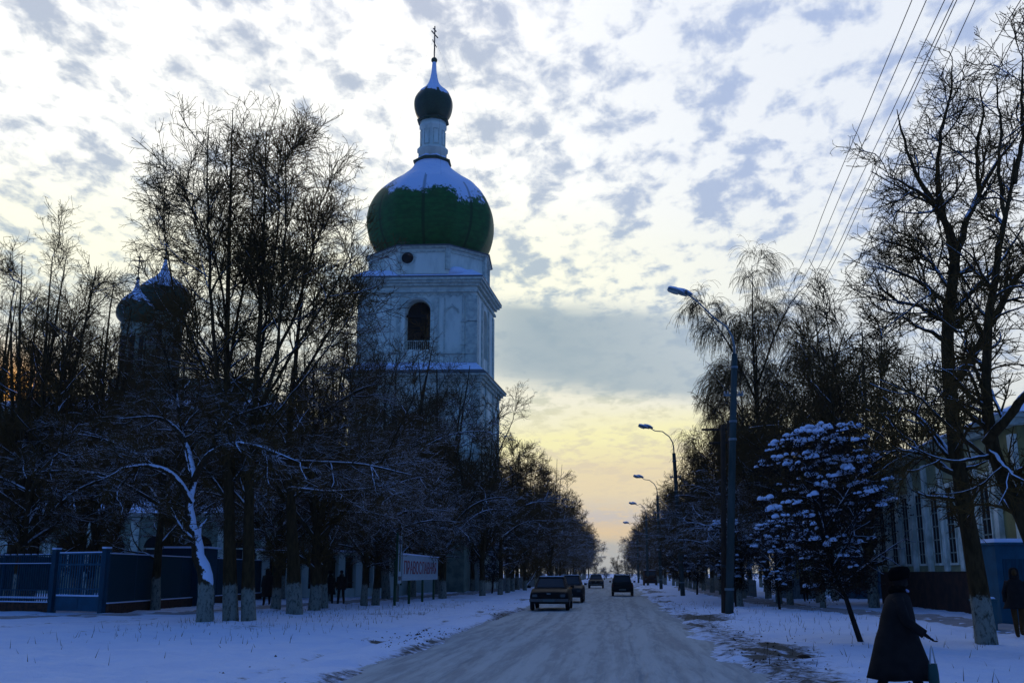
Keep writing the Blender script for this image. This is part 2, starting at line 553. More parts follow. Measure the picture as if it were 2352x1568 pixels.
def copy_tree(o, parent=None):
    c = o.copy()
    COL.objects.link(c)
    if parent is not None: c.parent = parent
    for ch in list(o.children):
        copy_tree(ch, c)
    return c


def mesh_np(name, V, F, material, parent=None, smooth=True, loc=None):
    me = bpy.data.meshes.new(name)
    V = np.asarray(V, np.float32)
    F = np.asarray(F, np.int32)
    k = F.shape[1]
    me.vertices.add(len(V))
    me.vertices.foreach_set('co', V.ravel())
    me.loops.add(F.size)
    me.loops.foreach_set('vertex_index', F.ravel())
    me.polygons.add(len(F))
    me.polygons.foreach_set('loop_start', np.arange(0, F.size, k, dtype=np.int32))
    me.polygons.foreach_set('loop_total', np.full(len(F), k, np.int32))
    me.polygons.foreach_set('use_smooth', np.full(len(F), smooth))
    me.update(calc_edges=True)
    me.materials.append(MATS[material])
    o = bpy.data.objects.new(name, me)
    COL.objects.link(o)
    if parent is not None: o.parent = parent
    if loc is not None: o.location = loc
    return o


# ------------------------------------------------------------------ ground
def vnoise(x, y, seed=0):
    def h(i, j):
        n = (i.astype(np.int64) * 374761393 + j.astype(np.int64) * 668265263 + seed * 974634777) & 0xffffffff
        n = ((n ^ (n >> 13)) * 1274126177) & 0xffffffff
        return ((n ^ (n >> 16)) & 0xffff) / 65535.0
    i = np.floor(x); j = np.floor(y)
    fx = x - i; fy = y - j
    fx = fx * fx * (3 - 2 * fx); fy = fy * fy * (3 - 2 * fy)
    return (h(i, j) * (1 - fx) + h(i + 1, j) * fx) * (1 - fy) + (h(i, j + 1) * (1 - fx) + h(i + 1, j + 1) * fx) * fy


def fbm(x, y, seed=0, o=4):
    s = 0; a = 0.5; t = 0
    for k in range(o):
        s = s + a * vnoise(x * 2 ** k, y * 2 ** k, seed + k); t += a; a *= 0.5
    return s / t


def gheight(x, y):
    x = np.asarray(x, float); y = np.asarray(y, float)
    e1 = -4.25 + (fbm(x * 0 + 3.3, y * 0.5, 5) - 0.5) * 0.7
    e2 = 2.0 + (fbm(x * 0 + 1.3, y * 0.45, 9) - 0.5) * 1.4
    out = np.maximum(e1 - x, x - e2)            # >0 outside of the road
    n = fbm(x * 0.5, y * 0.35, 2) - 0.5
    nf = fbm(x * 2.2, y * 1.8, 21) - 0.5
    rise = np.clip(out / 0.5, 0, 1)
    z = -0.05 + rise * (0.075 + 0.16 * n + 0.13 * nf)
    ridge = np.exp(-((out - 0.75) / 0.4) ** 2) * (0.10 * fbm(x * 0.3, y * 0.8, 31)) * (x < 0)
    z = z + ridge + .06 * (fbm(x * 4.5, y * 3.5, 101, 2) - .5) * rise
    tr = np.exp(-((x + 5.8 + 0.25 * (fbm(x * 0, y * 0.15, 41) - 0.5) * 4) / 0.16) ** 2) + 0.7 * np.exp(-((x + 7.1 + (fbm(x * 0, y * 0.12, 43) - 0.5)) / 0.14) ** 2)
    z = z - 0.06 * tr * (x < -4)
    return z


xs = np.concatenate([np.arange(-60, -16, 1.0), np.arange(-16, 14, 0.12), np.arange(14, 45, 1.0)])
ys = [2.0]
while ys[-1] < 420:
    ys.append(ys[-1] + max(0.10, ys[-1] * 0.008))
ys = np.array(ys)
GX, GY = np.meshgrid(xs, ys)
GZ = gheight(GX, GY)
V = np.stack([GX, GY, GZ], -1).reshape(-1, 3)
nx, ny = len(xs), len(ys)
idx = np.arange(nx * ny).reshape(ny, nx)
F = np.stack([idx[:-1, :-1], idx[:-1, 1:], idx[1:, 1:], idx[1:, :-1]], -1).reshape(-1, 4)
gr = tag(mesh_np('snow_ground', V, F, 'snow_ground'), kind='structure')
out = np.maximum(-4.25 - GX, GX - 2.0)
dirt_shade = np.exp(-((out - 0.15) / 0.35) ** 2) * 0.48 * (GX < 0) + np.exp(-((out - 0.9) / 1.1) ** 2) * 0.50 * (GX > 0) * np.clip(1.25 - 0.012 * GY, 0.4, 1)
dirt_shade += 0.55 * np.exp(-((GX + 5.8 + 0.25 * (fbm(GX * 0, GY * 0.15, 41) - 0.5) * 4) / 0.2) ** 2) * fbm(GX, GY * 0.7, 51)
dirt_shade += 0.30 * (fbm(GX * 0.35, GY * 0.25, 61) > 0.56) * (GX < -8) * (GY > 28)
dirt_shade += 0.13
dirt_shade += 0.35 * (fbm(GX * 0.5, GY * 0.22, 81) > 0.55) * np.exp(-((out - 1.5) / 1.6) ** 2)
at_ = gr.data.attributes.new('dirt', 'FLOAT', 'POINT')  # roadside dirt, deepened to paint in ridge shadows and shaded snow pits
at_.data.foreach_set('value', dirt_shade.ravel().astype(np.float32))

fld = MB().add([(-3000, -600, -0.14), (3000, -600, -0.14), (3000, 4000, -0.14), (-3000, 4000, -0.14)], [(0, 1, 2, 3)])
tag(fld.build('snow_field', 'snow'), kind='structure')
rd = MB()
rows = [(-7.5, y, 0.0) for y in ys[::6]] + [(4.6, y, 0.0) for y in ys[::6]]
n_ = len(ys[::6])
rd.add(rows, [(i, n_ + i, n_ + i + 1, i + 1) for i in range(n_ - 1)])


def rz_(x, y):
    return 0.0


road = MB()
rx = np.arange(-4.9, 3.4, 0.12)
ry = ys[::3]
RX, RY = np.meshgrid(rx, ry)
RZ = 0.0 - 0.012 * sum(np.exp(-((RX - q + .6 * (fbm(RX * 0, RY * .06, 91) - .5)) / .25) ** 2) for q in (-3.55, -2.15, -.35, 1.05)) + 0.014 * (fbm(RX * 1.4, RY * 0.12, 71) - 0.5) - 0.012 * np.clip(np.abs(RX + 1.2) / 3.5, 0, 1) ** 3
idx = np.arange(RX.size).reshape(RX.shape)
F = np.stack([idx[:-1, :-1], idx[:-1, 1:], idx[1:, 1:], idx[1:, :-1]], -1).reshape(-1, 4)
tag(mesh_np('road', np.stack([RX, RY, RZ], -1).reshape(-1, 3), F, 'road_snow'), kind='structure')


def strip(name, pts, w, material, seed, dz=0.012):
    """trodden path draped over the snow, ragged at its edges"""
    P_ = [Vector((*p, 0)) for p in pts]
    vs = []
    fs = []
    L = []
    for a, b in zip(P_[:-1], P_[1:]):
        k = max(2, int((b - a).length / 0.5))
        L += [a.lerp(b, i / k) for i in range(k)]
    L.append(P_[-1])
    m = 7
    for i, p in enumerate(L):
        t = (L[min(i + 1, len(L) - 1)] - L[max(i - 1, 0)]).normalized()
        nrm = Vector((t.y, -t.x, 0))
        for j in range(m):
            q = p + nrm * (w * (j / (m - 1) - 0.5) * (1 + 0.35 * (float(fbm(np.array(i * 0.35), np.array(j * 0.0), seed)) - 0.5)))
            z = float(gheight(q.x, q.y))
            e = abs(j / (m - 1) - 0.5) * 2
            vs.append((q.x, q.y, z + dz - 0.04 * max(0, e - 0.6)))
    for i in range(len(L) - 1):
        for j in range(m - 1):
            fs.append((i * m + j, i * m + j + 1, (i + 1) * m + j + 1, (i + 1) * m + j))
    tag(MB().add(vs, fs, True).build(name, material), kind='structure')


strip('path', [(13.2, 20), (12.2, 30), (11.6, 42), (9.0, 52), (8.4, 70), (8.0, 130)], 2.6, 'path_snow', 1, 0.02)
strip('path', [(-40, 36), (-24, 36.5), (-18.5, 42), (-17.2, 52), (-14.2, 68), (-12, 90), (-12, 140)], 2.4, 'path_snow', 3, 0.02)


def blob_sheet(name, c, a, b, material, seed, rot=0.0):
    vs = [(c[0], c[1], float(gheight(*c)) + 0.02)]
    n = 28
    for j in range(n):
        t = 2 * math.pi * j / n
        k = 0.6 + 0.7 * float(fbm(np.array(1.5 + math.cos(t) * 1.3), np.array(2 + math.sin(t) * 1.3), seed))
        dx, dy = a * k * math.cos(t), b * k * math.sin(t)
        q = (c[0] + dx * math.cos(rot) - dy * math.sin(rot), c[1] + dx * math.sin(rot) + dy * math.cos(rot))
        vs.append((*q, float(gheight(*q)) + 0.006))
    tag(MB().add(vs, [(0, 1 + j, 1 + (j + 1) % n) for j in range(n)]).build(name, material), kind='structure')


for (u, v, a, b, sd_) in [(1545, 1443, 0.55, 0.9, 3), (1480, 1448, 0.35, 0.6, 5), (1590, 1520, 0.28, 0.35, 8), (1530, 1462, 0.2, 0.5, 13), (1640, 1535, 0.25, 0.3, 15)]:
    p = gp(u, v)
    blob_sheet('bare_soil', (p.x, p.y), a, b, 'soil', sd_)

# dry stalks poking out of the snow
rnd = random.Random(5)
st = MB()
for k in range(1100):
    if rnd.random() < 0.62:
        x = rnd.uniform(-15.5, -7.5); y = rnd.gauss(40, 9)
    else:
        x = rnd.uniform(2.6, 9.5); y = rnd.uniform(15, 60)
    if y < 15: continue
    z = float(gheight(x, y))
    h = rnd.uniform(0.05, 0.24)
    dx, dy = rnd.uniform(-.08, .08), rnd.uniform(-.08, .08)
    w = rnd.uniform(0.004, 0.010)
    st.add([(x - w, y, z - .02), (x + w, y, z - .02), (x, y + w * 1.5, z - .02), (x + dx, y + dy, z + h)], [(0, 1, 3), (1, 2, 3), (2, 0, 3)])
tag(st.build('dry_grass', 'dry_stalk'), 'dry stalks and fallen twigs sticking out of the snow', 'grass', kind='stuff')
# crumbled clods thrown up along the road
cl = MB()
for k in range(2600):
    if rnd.random() < 0.5:
        x = -4.5 - abs(rnd.gauss(0, 1.0)); y = rnd.uniform(12, 60)
    else:
        x = 2.2 + abs(rnd.gauss(0, 1.3)); y = rnd.uniform(13, 70)
    r = rnd.uniform(0.008, 0.05) ** 1.0 * (.4 + .6 * rnd.random())
    if float(fbm(np.array(x * .6), np.array(y * .3), 77)) < .5: continue
    z = float(gheight(x, y))
    cl.add([(x - r, y - r, z - r * .3), (x + r, y - r * .7, z - r * .3), (x + r * .8, y + r, z - r * .3), (x - r * .7, y + r, z - r * .3), (x, y, z + r * rnd.uniform(.5, 1))], [(0, 1, 4), (1, 2, 4), (2, 3, 4), (3, 0, 4)])
tag(cl.build('dirt_clods', 'stone_brown'), 'brown clods of frozen dirt thrown onto the snow beside the road', 'dirt', kind='stuff')

# ------------------------------------------------------------------ bell tower
FD = Vector((math.cos(math.radians(3.5)), math.sin(math.radians(3.5))))   # along the front wall
SD = Vector((math.sin(math.radians(3.0)), math.cos(math.radians(3.0))))   # along the side wall
TW, TD = 12.0, 10.6          # upper tier
TC = Vector((-19.35, 105.4))


def sh(p):
    """plan axes of the slightly out-of-square tower"""
    q = FD * p[0] + SD * p[1]
    return (q.x, q.y, p[2])


tower = empty('bell_tower', (TC.x, TC.y, 0), 0, 'tall pale church bell tower with a big green onion dome capped in snow', 'bell tower')


def tb(mb, name, m, parent=None, shear=True):
    if shear: mb.xf(sh)
    return mb.build(name, m, parent or tower)


def frame_box(mb, w, d, z0, z1, t=0.0):
    mb.b2((-w / 2, -d / 2, z0), (w / 2, d / 2, z1))


# lower tier 0 - 21.2
W1, D1 = 12.9, 11.5
m = MB()
frame_box(m, W1, D1, -0.3, 20.4)
tb(m, 'lower_tier', 'plaster')
m = MB()
for sx in (-1, 1):
    for sy in (-1, 1):
        m.b2((sx * W1 / 2 - (0.9 if sx > 0 else -0.0) + (0.13 if sx > 0 else -0.13), sy * D1 / 2 - (0.9 if sy > 0 else 0) + (0.13 if sy > 0 else -0.13), 0),
             (sx * W1 / 2 + (0.13 if sx > 0 else 0.9 - 0.13), sy * D1 / 2 + (0.13 if sy > 0 else 0.9 - 0.13), 20.3))
for x in (-2.6, 2.6):
    m.b2((x - .35, -D1 / 2 - 0.16, 0), (x + .35, -D1 / 2 + .1, 20.3))
for y in (-2.2, 2.2):
    m.b2((W1 / 2 - .1, y - .3, 0), (W1 / 2 + .16, y + .3, 20.3))
for z in (6.6, 13.2):
    m.b2((-W1 / 2 - .2, -D1 / 2 - .2, z), (W1 / 2 + .2, D1 / 2 + .2, z + .35))
tb(m, 'pilaster', 'plaster_trim')
m = MB()
for i, (e, z0, z1) in enumerate([(0.18, 19.0, 19.3), (0.28, 20.32, 20.62), (0.5, 20.623, 20.9), (0.78, 20.903, 21.12)]):
    frame_box(m, W1 + 2 * e, D1 + 2 * e, z0, z1)
tb(m, 'cornice', 'plaster_trim')
for zc_, r in ((16.2, 1.1), (9.6, 1.2)):
    m = MB()
    pts = [(-r, zc_ - 2), (r, zc_ - 2)] + [(r * math.cos(a), zc_ + r * math.sin(a)) for a in [math.pi * k / 10 for k in range(11)]]
    m.poly(pts, -D1 / 2 - .02, -D1 / 2 + .3)
    w_ = tb(m, 'window', 'dark_void')
# skirt roof between the tiers (snow covered)
e0, e1 = 0.85, 0.15
m = MB()
A = [(-W1 / 2 - e0, -D1 / 2 - e0, 21.12), (W1 / 2 + e0, -D1 / 2 - e0, 21.12), (W1 / 2 + e0, D1 / 2 + e0, 21.12), (-W1 / 2 - e0, D1 / 2 + e0, 21.12)]
B = [(x, y, 21.22) for x, y, z in A]
C_ = [(-TW / 2 + .2, -TD / 2 + .2, 22.5), (TW / 2 - .2, -TD / 2 + .2, 22.5), (TW / 2 - .2, TD / 2 - .2, 22.5), (-TW / 2 + .2, TD / 2 - .2, 22.5)]
m.rings([A, B, C_], True, False)
sk = tb(m, 'skirt_roof', 'roof_tin')
m = MB()
A2 = [(x * .985, y * .985, 21.225) for x, y, z in A]
B2 = [(x * .975, y * .975, 21.34) for x, y, z in A]
C2 = [(x * 1.0, y * 1.0, 22.62) for x, y, z in C_]
m.rings([A2, B2, C2], True, False)
tb(m, 'snow_cover', 'snow', sk)

# upper tier 21.9 - 30.9 with an open arch on each side
Z0, Z1 = 21.6, 30.4
AR, AZ0, AZS = 1.32, 23.8, 27.78


def wall_arch(mb, w, t, side):
    """front wall slab with an arched opening; side maps local (a, depth, z)"""
    n = 12
    hw = w / 2
    arc = [(AR * math.cos(math.pi * k / n), AZS + AR * math.sin(math.pi * k / n)) for k in range(n + 1)]
    outl = []
    # left pier, right pier, sill, head quads
    quads = []
    quads.append([(-hw, Z0), (-AR, Z0), (-AR, Z1), (-hw, Z1)])
    quads.append([(AR, Z0), (hw, Z0), (hw, Z1), (AR, Z1)])
    quads.append([(-AR, Z0), (AR, Z0), (AR, AZ0), (-AR, AZ0)])
    for q in quads:
        vs = [side(a, 0, z) for a, z in q] + [side(a, t, z) for a, z in q]
        mb.add(vs, [(0, 1, 2, 3), (7, 6, 5, 4), (0, 4, 5, 1), (1, 5, 6, 2), (2, 6, 7, 3), (3, 7, 4, 0)])
    for k in range(n):
        a0, a1 = arc[k], arc[k + 1]
        q = [a0, (a0[0], Z1), (a1[0], Z1), a1]
        vs = [side(a, 0, z) for a, z in q] + [side(a, t, z) for a, z in q]
        mb.add(vs, [(0, 1, 2, 3), (7, 6, 5, 4), (3, 7, 4, 0), (1, 5, 6, 2)])


T_ = 1.3
m = MB()
wall_arch(m, TW, T_, lambda a, d, z: (a, -TD / 2 + d, z))
wall_arch(m, TW, T_, lambda a, d, z: (a, TD / 2 - d, z))
wall_arch(m, TD - 2 * T_ - .004, T_, lambda a, d, z: (TW / 2 - d, a, z))
wall_arch(m, TD - 2 * T_ - .004, T_, lambda a, d, z: (-TW / 2 + d, a, z))
m.b2((-TW / 2 + .05, -TD / 2 + .05, 21.5), (TW / 2 - .05, TD / 2 - .05, 23.3))
m.b2((-TW / 2 + .05, -TD / 2 + .05, 30.2), (TW / 2 - .05, TD / 2 - .05, 30.39))
tb(m, 'upper_tier', 'plaster')
m = MB()
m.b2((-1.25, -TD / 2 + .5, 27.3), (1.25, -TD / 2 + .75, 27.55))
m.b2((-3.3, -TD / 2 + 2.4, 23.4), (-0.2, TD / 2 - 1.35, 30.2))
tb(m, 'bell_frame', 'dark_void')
bl = MB()
bl.lathe([(0.05, 27.1), (0.3, 27.0), (0.42, 26.5), (0.5, 26.0), (0.75, 25.5), (0.78, 25.4)], 16, (0.5, -2.2))
tb(bl, 'bell', 'bell_bronze')
m = MB()
m.b2((-AR, -TD / 2 + .3, 24.72), (AR, -TD / 2 + .38, 24.8))
m.b2((-AR, -TD / 2 + .3, 23.75), (AR, -TD / 2 + .38, 23.81))
for k in range(13):
    x = -AR + 2 * AR * (k + .5) / 13
    m.b2((x - .03, -TD / 2 + .32, 23.6), (x + .03, -TD / 2 + .36, 24.72))
tb(m, 'railing', 'plaster_trim')
# pilasters, panels, arcade frieze
m = MB()
for s in (-1, 1):
    for x0, x1, p in ((TW / 2 - 1.0, TW / 2 + .14, .14), (1.75, 2.15, .10), (4.55, 4.85, .08), (2.7, 2.85, .05)):
        lo, hi = (x0, x1) if s > 0 else (-x1, -x0)
        m.b2((lo, -TD / 2 - p, 22.4), (hi, -TD / 2 + .2, 29.4))
for y in (-TD / 2 + .6, -1.9, 1.9, TD / 2 - .6):
    m.b2((TW / 2 - .2, y - .4, 22.4), (TW / 2 + .13, y + .4, 29.4))
for z, p in ((23.3, .2), (26.6, .11), (24.2, .12)):
    for s in (-1, 1):
        lo, hi = (AR + .55, TW / 2 + .05) if s > 0 else (-TW / 2 - .05, -AR - .55)
        if z > 24: lo, hi = (4.45, TW / 2 + .16) if s > 0 else (-TW / 2 - .16, -4.45)
        m.b2((lo, -TD / 2 - p - .03, z), (hi, -TD / 2 + .1, z + .14))
n = 14
# archivolt round the opening
for k in range(n):
    a0, a1 = math.pi * k / n, math.pi * (k + 1) / n
    q = [((AR + r) * math.cos(a), AZS + (AR + r) * math.sin(a)) for r, a in ((.10, a0), (.28, a0), (.28, a1), (.10, a1))]
    m.poly(q, -TD / 2 - .14, -TD / 2 + .05)
for sx in (-1, 1):       # ogee heads over the blind panels
    q = [(sx * (3.55) + a, z) for a, z in ((-.75, 27.6), (-.65, 28.0), (-.2, 28.25), (0, 28.55), (.2, 28.25), (.65, 28.0), (.75, 27.6), (.6, 27.6), (.5, 27.9), (0, 28.25), (-.5, 27.9), (-.6, 27.6))]
    for i in range(6):
        j = 11 - i
        if i < 5: m.poly([q[i], q[i + 1], q[j - 1], q[j]], -TD / 2 - .09, -TD / 2 + .05)
na = 15                  # hanging arches under the cornice
for k in range(na):
    cx = -TW / 2 + .45 + (TW - .9) * (k + .5) / na
    r = (TW - .9) / na / 2
    for i in range(6):
        a0, a1 = math.pi * i / 6, math.pi * (i + 1) / 6
        m.poly([(cx + (r - .1) * math.cos(a0), 29.3 + (r - .1) * math.sin(a0)), (cx + r * math.cos(a0), 29.3 + r * math.sin(a0)), (cx + r * math.cos(a1), 29.3 + r * math.sin(a1)), (cx + (r - .1) * math.cos(a1), 29.3 + (r - .1) * math.sin(a1))], -TD / 2 - .12, -TD / 2 + .05)
tb(m, 'pilaster', 'plaster_trim')
m = MB()
for yy in (1, ):         # narrow side window recess
    r = .55
    pts = [(-r, 23.6), (r, 23.6)] + [(r * math.cos(a), 27.7 + r * math.sin(a)) for a in [math.pi * k / 8 for k in range(9)]]
    m.add([(TW / 2 + .02, a, z) for a, z in pts] + [(TW / 2 - .2, a, z) for a, z in pts], [tuple(range(len(pts)))])
m = MB()
for e, z0, z1 in [(.24, 29.75, 29.98), (.34, 30.403, 30.7), (.60, 30.703, 30.95), (.78, 30.953, 31.2)]:
    frame_box(m, TW + 2 * e, TD + 2 * e, z0, z1)
tb(m, 'cornice', 'plaster_trim')
m = MB()
e0 = .80
A = [(-TW / 2 - e0, -TD / 2 - e0, 31.203), (TW / 2 + e0, -TD / 2 - e0, 31.203), (TW / 2 + e0, TD / 2 + e0, 31.203), (-TW / 2 - e0, TD / 2 + e0, 31.203)]
B = [(x, y, 31.32) for x, y, z in A]
k = .80
C_ = [(x * k, y * k, 32.5) for x, y, z in A]
m.rings([A, B, C_], True, False)
rf = tb(m, 'roof', 'roof_tin')
m = MB()
A2 = [(x * .985, y * .985, 31.33) for x, y, z in A]
B2 = [(x * .975, y * .975, 31.5) for x, y, z in A]
C2 = [(x * 1.01, y * 1.01, 32.62) for x, y, z in C_]
m.rings([A2, B2, C2], True, False)
tb(m, 'snow_cover', 'snow', rf)
m = MB()
m.lathe([(1.5, 31.6), (1.3, 32.5), (.8, 32.9), (.1, 33.1)], 14, (3.7, -4.9), sy=.7)
tb(m, 'snow_drift', 'snow', rf, shear=True)
# octagonal drum
OR = 6.55
a8 = math.radians(22.5 + 3)
oct_c = (0, -0.1)


def oct_pts(r, z):
    return [(oct_c[0] + r * math.cos(a8 + math.pi / 4 * j), oct_c[1] + r * .96 * math.sin(a8 + math.pi / 4 * j), z) for j in range(8)]


m = MB()
m.rings([oct_pts(OR, 31.6), oct_pts(OR, 35.6)], True, False)
tb(m, 'drum', 'plaster', shear=False)
m = MB()
for j in range(8):
    a = a8 + math.pi / 4 * j
    m.box((OR * .995 * math.cos(a), -0.1 + OR * .955 * math.sin(a), 33.9), (.5, .5, 3.4), rz=a)
m.rings([oct_pts(OR + .15, 35.0), oct_pts(OR + .15, 35.25)], True, False)
m.rings([oct_pts(OR + .2, 35.6), oct_pts(OR + .5, 35.85)], True, False)
tb(m, 'drum_trim', 'plaster_trim', shear=False)
m = MB()
m.rings([oct_pts(OR + .62, 35.853), oct_pts(OR + .62, 35.95), oct_pts(4.6, 36.7)], True, False)
tb(m, 'drum_roof', 'roof_tin', shear=False)
for ang in (-90, ):
    a = math.radians(ang)
    ap = 6.04
    c = Vector((math.cos(a) * ap, -0.1 + math.sin(a) * ap * .97, 34.1))
    if ang == -90: c.x -= 1.3
    m = MB()
    nrm = Vector((math.cos(a), math.sin(a), 0))
    tg = Vector((-math.sin(a), math.cos(a), 0))
    R_ = [[c + nrm * d + (tg * math.cos(q) + Vector((0, 0, 1.45)) * math.sin(q)) * r for q in [math.pi * 2 * j / 18 for j in range(18)]] for d, r in ((-.3, .8), (.10, .8))]
    m.rings(R_, True, False)
    fr_ = m.build('window', 'plaster_trim', tower)
    m = MB()
    m.rings([[c + nrm * d + (tg * math.cos(q) + Vector((0, 0, 1.45)) * math.sin(q)) * .62 for q in [math.pi * 2 * j / 18 for j in range(18)]] for d in (-.2, .13)], True, False)
    m.build('pane', 'dark_void', fr_)


# big onion dome with eight flat-ish gores
def onion(prof, n_g, gore, c=(0, 0)):
    m = MB()
    N = n_g * 8
    R = []
    for r, z in prof:
        row = []
        for j in range(N):
            a = 2 * math.pi * j / N
            loc_ = ((a * n_g / (2 * math.pi)) % 1.0 - .5) * (2 * math.pi / n_g)
            k = (1 - gore) + gore * (math.cos(math.pi / n_g) / math.cos(loc_)) / 1.0
            row.append((c[0] + r * k * math.cos(a), c[1] + r * k * math.sin(a), z))
        R.append(row)
    return m.rings(R, True, True)


def curve(ctrl, n=40):
    """Catmull-Rom through the (r, z) profile points"""
    P_ = [ctrl[0]] + ctrl + [ctrl[-1]]
    out_ = []
    for i in range(1, len(P_) - 2):
        for k in range(n // (len(ctrl) - 1)):
            t = k / (n // (len(ctrl) - 1))
            out_.append(tuple(.5 * ((2 * P_[i][d]) + (-P_[i - 1][d] + P_[i + 1][d]) * t + (2 * P_[i - 1][d] - 5 * P_[i][d] + 4 * P_[i + 1][d] - P_[i + 2][d]) * t * t + (-P_[i - 1][d] + 3 * P_[i][d] - 3 * P_[i + 1][d] + P_[i + 2][d]) * t ** 3) for d in (0, 1)))
    out_.append(ctrl[-1])
    return out_


prof = curve([(5.0, 35.7), (5.9, 36.5), (6.75, 37.8), (7.15, 39.4), (7.0, 41.0), (6.2, 42.6), (4.9, 43.9), (3.4, 44.9), (2.3, 45.8), (1.75, 46.7), (1.55, 47.2)], 60)
dm = onion(prof, 8, 0.55)
dome = dm.build('onion_dome', 'green_dome', tower)
dome.rotation_euler.z = a8


def snow_cap(prof, zlo, thick, seed, n_g, gore, name, parent, rot, side_bias=0.0, zamp=1.2, bias_dir=-60):
    """snow lying on the upper slopes, with a ragged lower edge (heavier on one side)"""
    N = n_g * 16
    pr = [p for p in prof if p[1] > zlo - zamp * 1.8]
    vs = []
    for i, (r, z) in enumerate(pr):
        for j in range(N):
            a = 2 * math.pi * j / N
            loc_ = ((a * n_g / (2 * math.pi)) % 1.0 - .5) * (2 * math.pi / n_g)
            k = (1 - gore) + gore * (math.cos(math.pi / n_g) / math.cos(loc_))
            aw = a + rot
            lim = zlo + (float(fbm(np.array(3 + 2.2 * math.cos(a)), np.array(3 + 2.2 * math.sin(a)), seed)) - .5) * zamp * 2 + side_bias * math.cos(aw - math.radians(bias_dir))
            lim += (float(vnoise(np.array(10 + 14 * math.cos(a)), np.array(10 + 14 * math.sin(a) + z * 2.5), seed)) - .5) * zamp * .5
            lim += .5 * (1 if abs(loc_) > math.pi / n_g * .86 else 0)
            t = max(-1.0, min(1.0, (z - lim) / .35))
            off = thick * t if t > 0 else -0.12
            rr = (r + off) * k
            vs.append((rr * math.cos(a), rr * math.sin(a), z + max(0, off) * .5))
    fs = []
    for i in range(len(pr) - 1):
        for j in range(N):
            k = (j + 1) % N
            fs.append((i * N + j, i * N + k, (i + 1) * N + k, (i + 1) * N + j))
    m = MB().add(vs, fs, True)
    o = m.build(name, 'snow', parent)
    return o


snow_cap(curve([(5.0, 35.7), (5.9, 36.5), (6.75, 37.8), (7.15, 39.4), (7.0, 41.0), (6.2, 42.6), (4.9, 43.9), (3.4, 44.9), (2.3, 45.8), (1.75, 46.7), (1.55, 47.2)], 120), 44.2, .04, 3, 8, .55, 'snow_cap', dome, a8, -1.3, .9, bias_dir=-30)
m = MB()
m.lathe([(1.6, 46.4), (2.2, 46.55), (2.2, 46.7), (1.5, 47.1)], 8, a0=a8, smooth=False)
m.build('collar', 'dark_dome', tower)
m = MB()
m.lathe([(1.6, 47.0), (1.6, 47.9), (1.75, 47.95), (1.75, 48.1), (1.38, 48.2), (1.38, 50.6), (1.55, 50.75), (1.55, 51.0), (1.45, 51.05), (1.45, 51.5)], 16)
nk = m.build('lantern', 'plaster', tower)
m = MB()
for j in range(8):
    a = a8 + math.pi / 4 * j
    for s in (-1, 1):
        m.box((1.39 * math.cos(a + s * .22), 1.39 * math.sin(a + s * .22), 49.4), (.06, .08, 1.7), rz=a)
    for z in (48.5, 50.25):
        m.box((1.39 * math.cos(a), 1.39 * math.sin(a), z), (.06, .66, .08), rz=a)
m.build('lantern_moulding', 'plaster_trim', nk)
m = MB()
m.lathe([(1.5, 51.4), (1.85, 51.5), (1.85, 51.65), (1.5, 51.9)], 8, a0=a8, smooth=False)
m.build('collar', 'dark_dome', tower)
prof2 = curve([(1.5, 51.7), (1.95, 52.4), (2.2, 53.3), (2.15, 54.2), (1.65, 55.1), (.9, 55.8), (.5, 56.5), (.27, 57.6), (.17, 58.9)], 48)
cp = onion(prof2, 8, .35).build('cupola', 'dark_dome', tower)
cp.rotation_euler.z = a8
snow_cap(curve([(1.5, 51.7), (1.95, 52.4), (2.2, 53.3), (2.15, 54.2), (1.65, 55.1), (.9, 55.8), (.5, 56.5), (.27, 57.6), (.17, 58.9)], 100), 55.0, .05, 8, 8, .35, 'snow_cap', cp, a8, -.5, .4, bias_dir=-35)
m = MB()
m.ball((0, 0, 59.2), .36, 14, 8)
m.build('finial_ball', 'dark_dome', tower)


def cross(mb, z, h, rz, t=.09):
    c_, s_ = math.cos(rz), math.sin(rz)
    mb.box((0, 0, z + h / 2), (t, t, h), rz)
    mb.box((0, 0, z + h * .74), (h * .42, t * .9, t), rz)
    mb.box((0, 0, z + h * .88), (h * .2, t * .9, t * .8), rz)
    M = Matrix.Rotation(rz, 4, 'Z')
    a, b = M @ Vector((-h * .14, 0, z + h * .50)), M @ Vector((h * .14, 0, z + h * .40))
    mb.tube([a, b], t * .5, 4, False)
    return mb


cross(MB(), 59.5, 4.0, math.radians(75), .11).build('cross', 'iron', tower)
m = MB()
for a in (20, 110, 200, 290):
    a = math.radians(a)
    m.tube([(.1 * math.cos(a), .1 * math.sin(a), 61.8), (3.4 * math.cos(a), 3.4 * math.sin(a), 53.0), (5.6 * math.cos(a), 5.6 * math.sin(a), 43.4)], .006, 3)
m.build('stay_wire', 'wire', tower)


def remap_tower():
    for o in tower.children_recursive:
        if o.type != 'MESH': continue
        n = len(o.data.vertices)
        co = np.empty(n * 3, np.float32)
        o.data.vertices.foreach_get('co', co)
        co = co.reshape(-1, 3)
        co[:, 2] = np.interp(co[:, 2], [-5, 31.6, 35.85, 39.4, 47.0, 64.0], [-5, 31.6, 34.45, 38.2, 46.5, 63.4])
        o.data.vertices.foreach_set('co', co.ravel())
        o.data.update()


remap_tower()

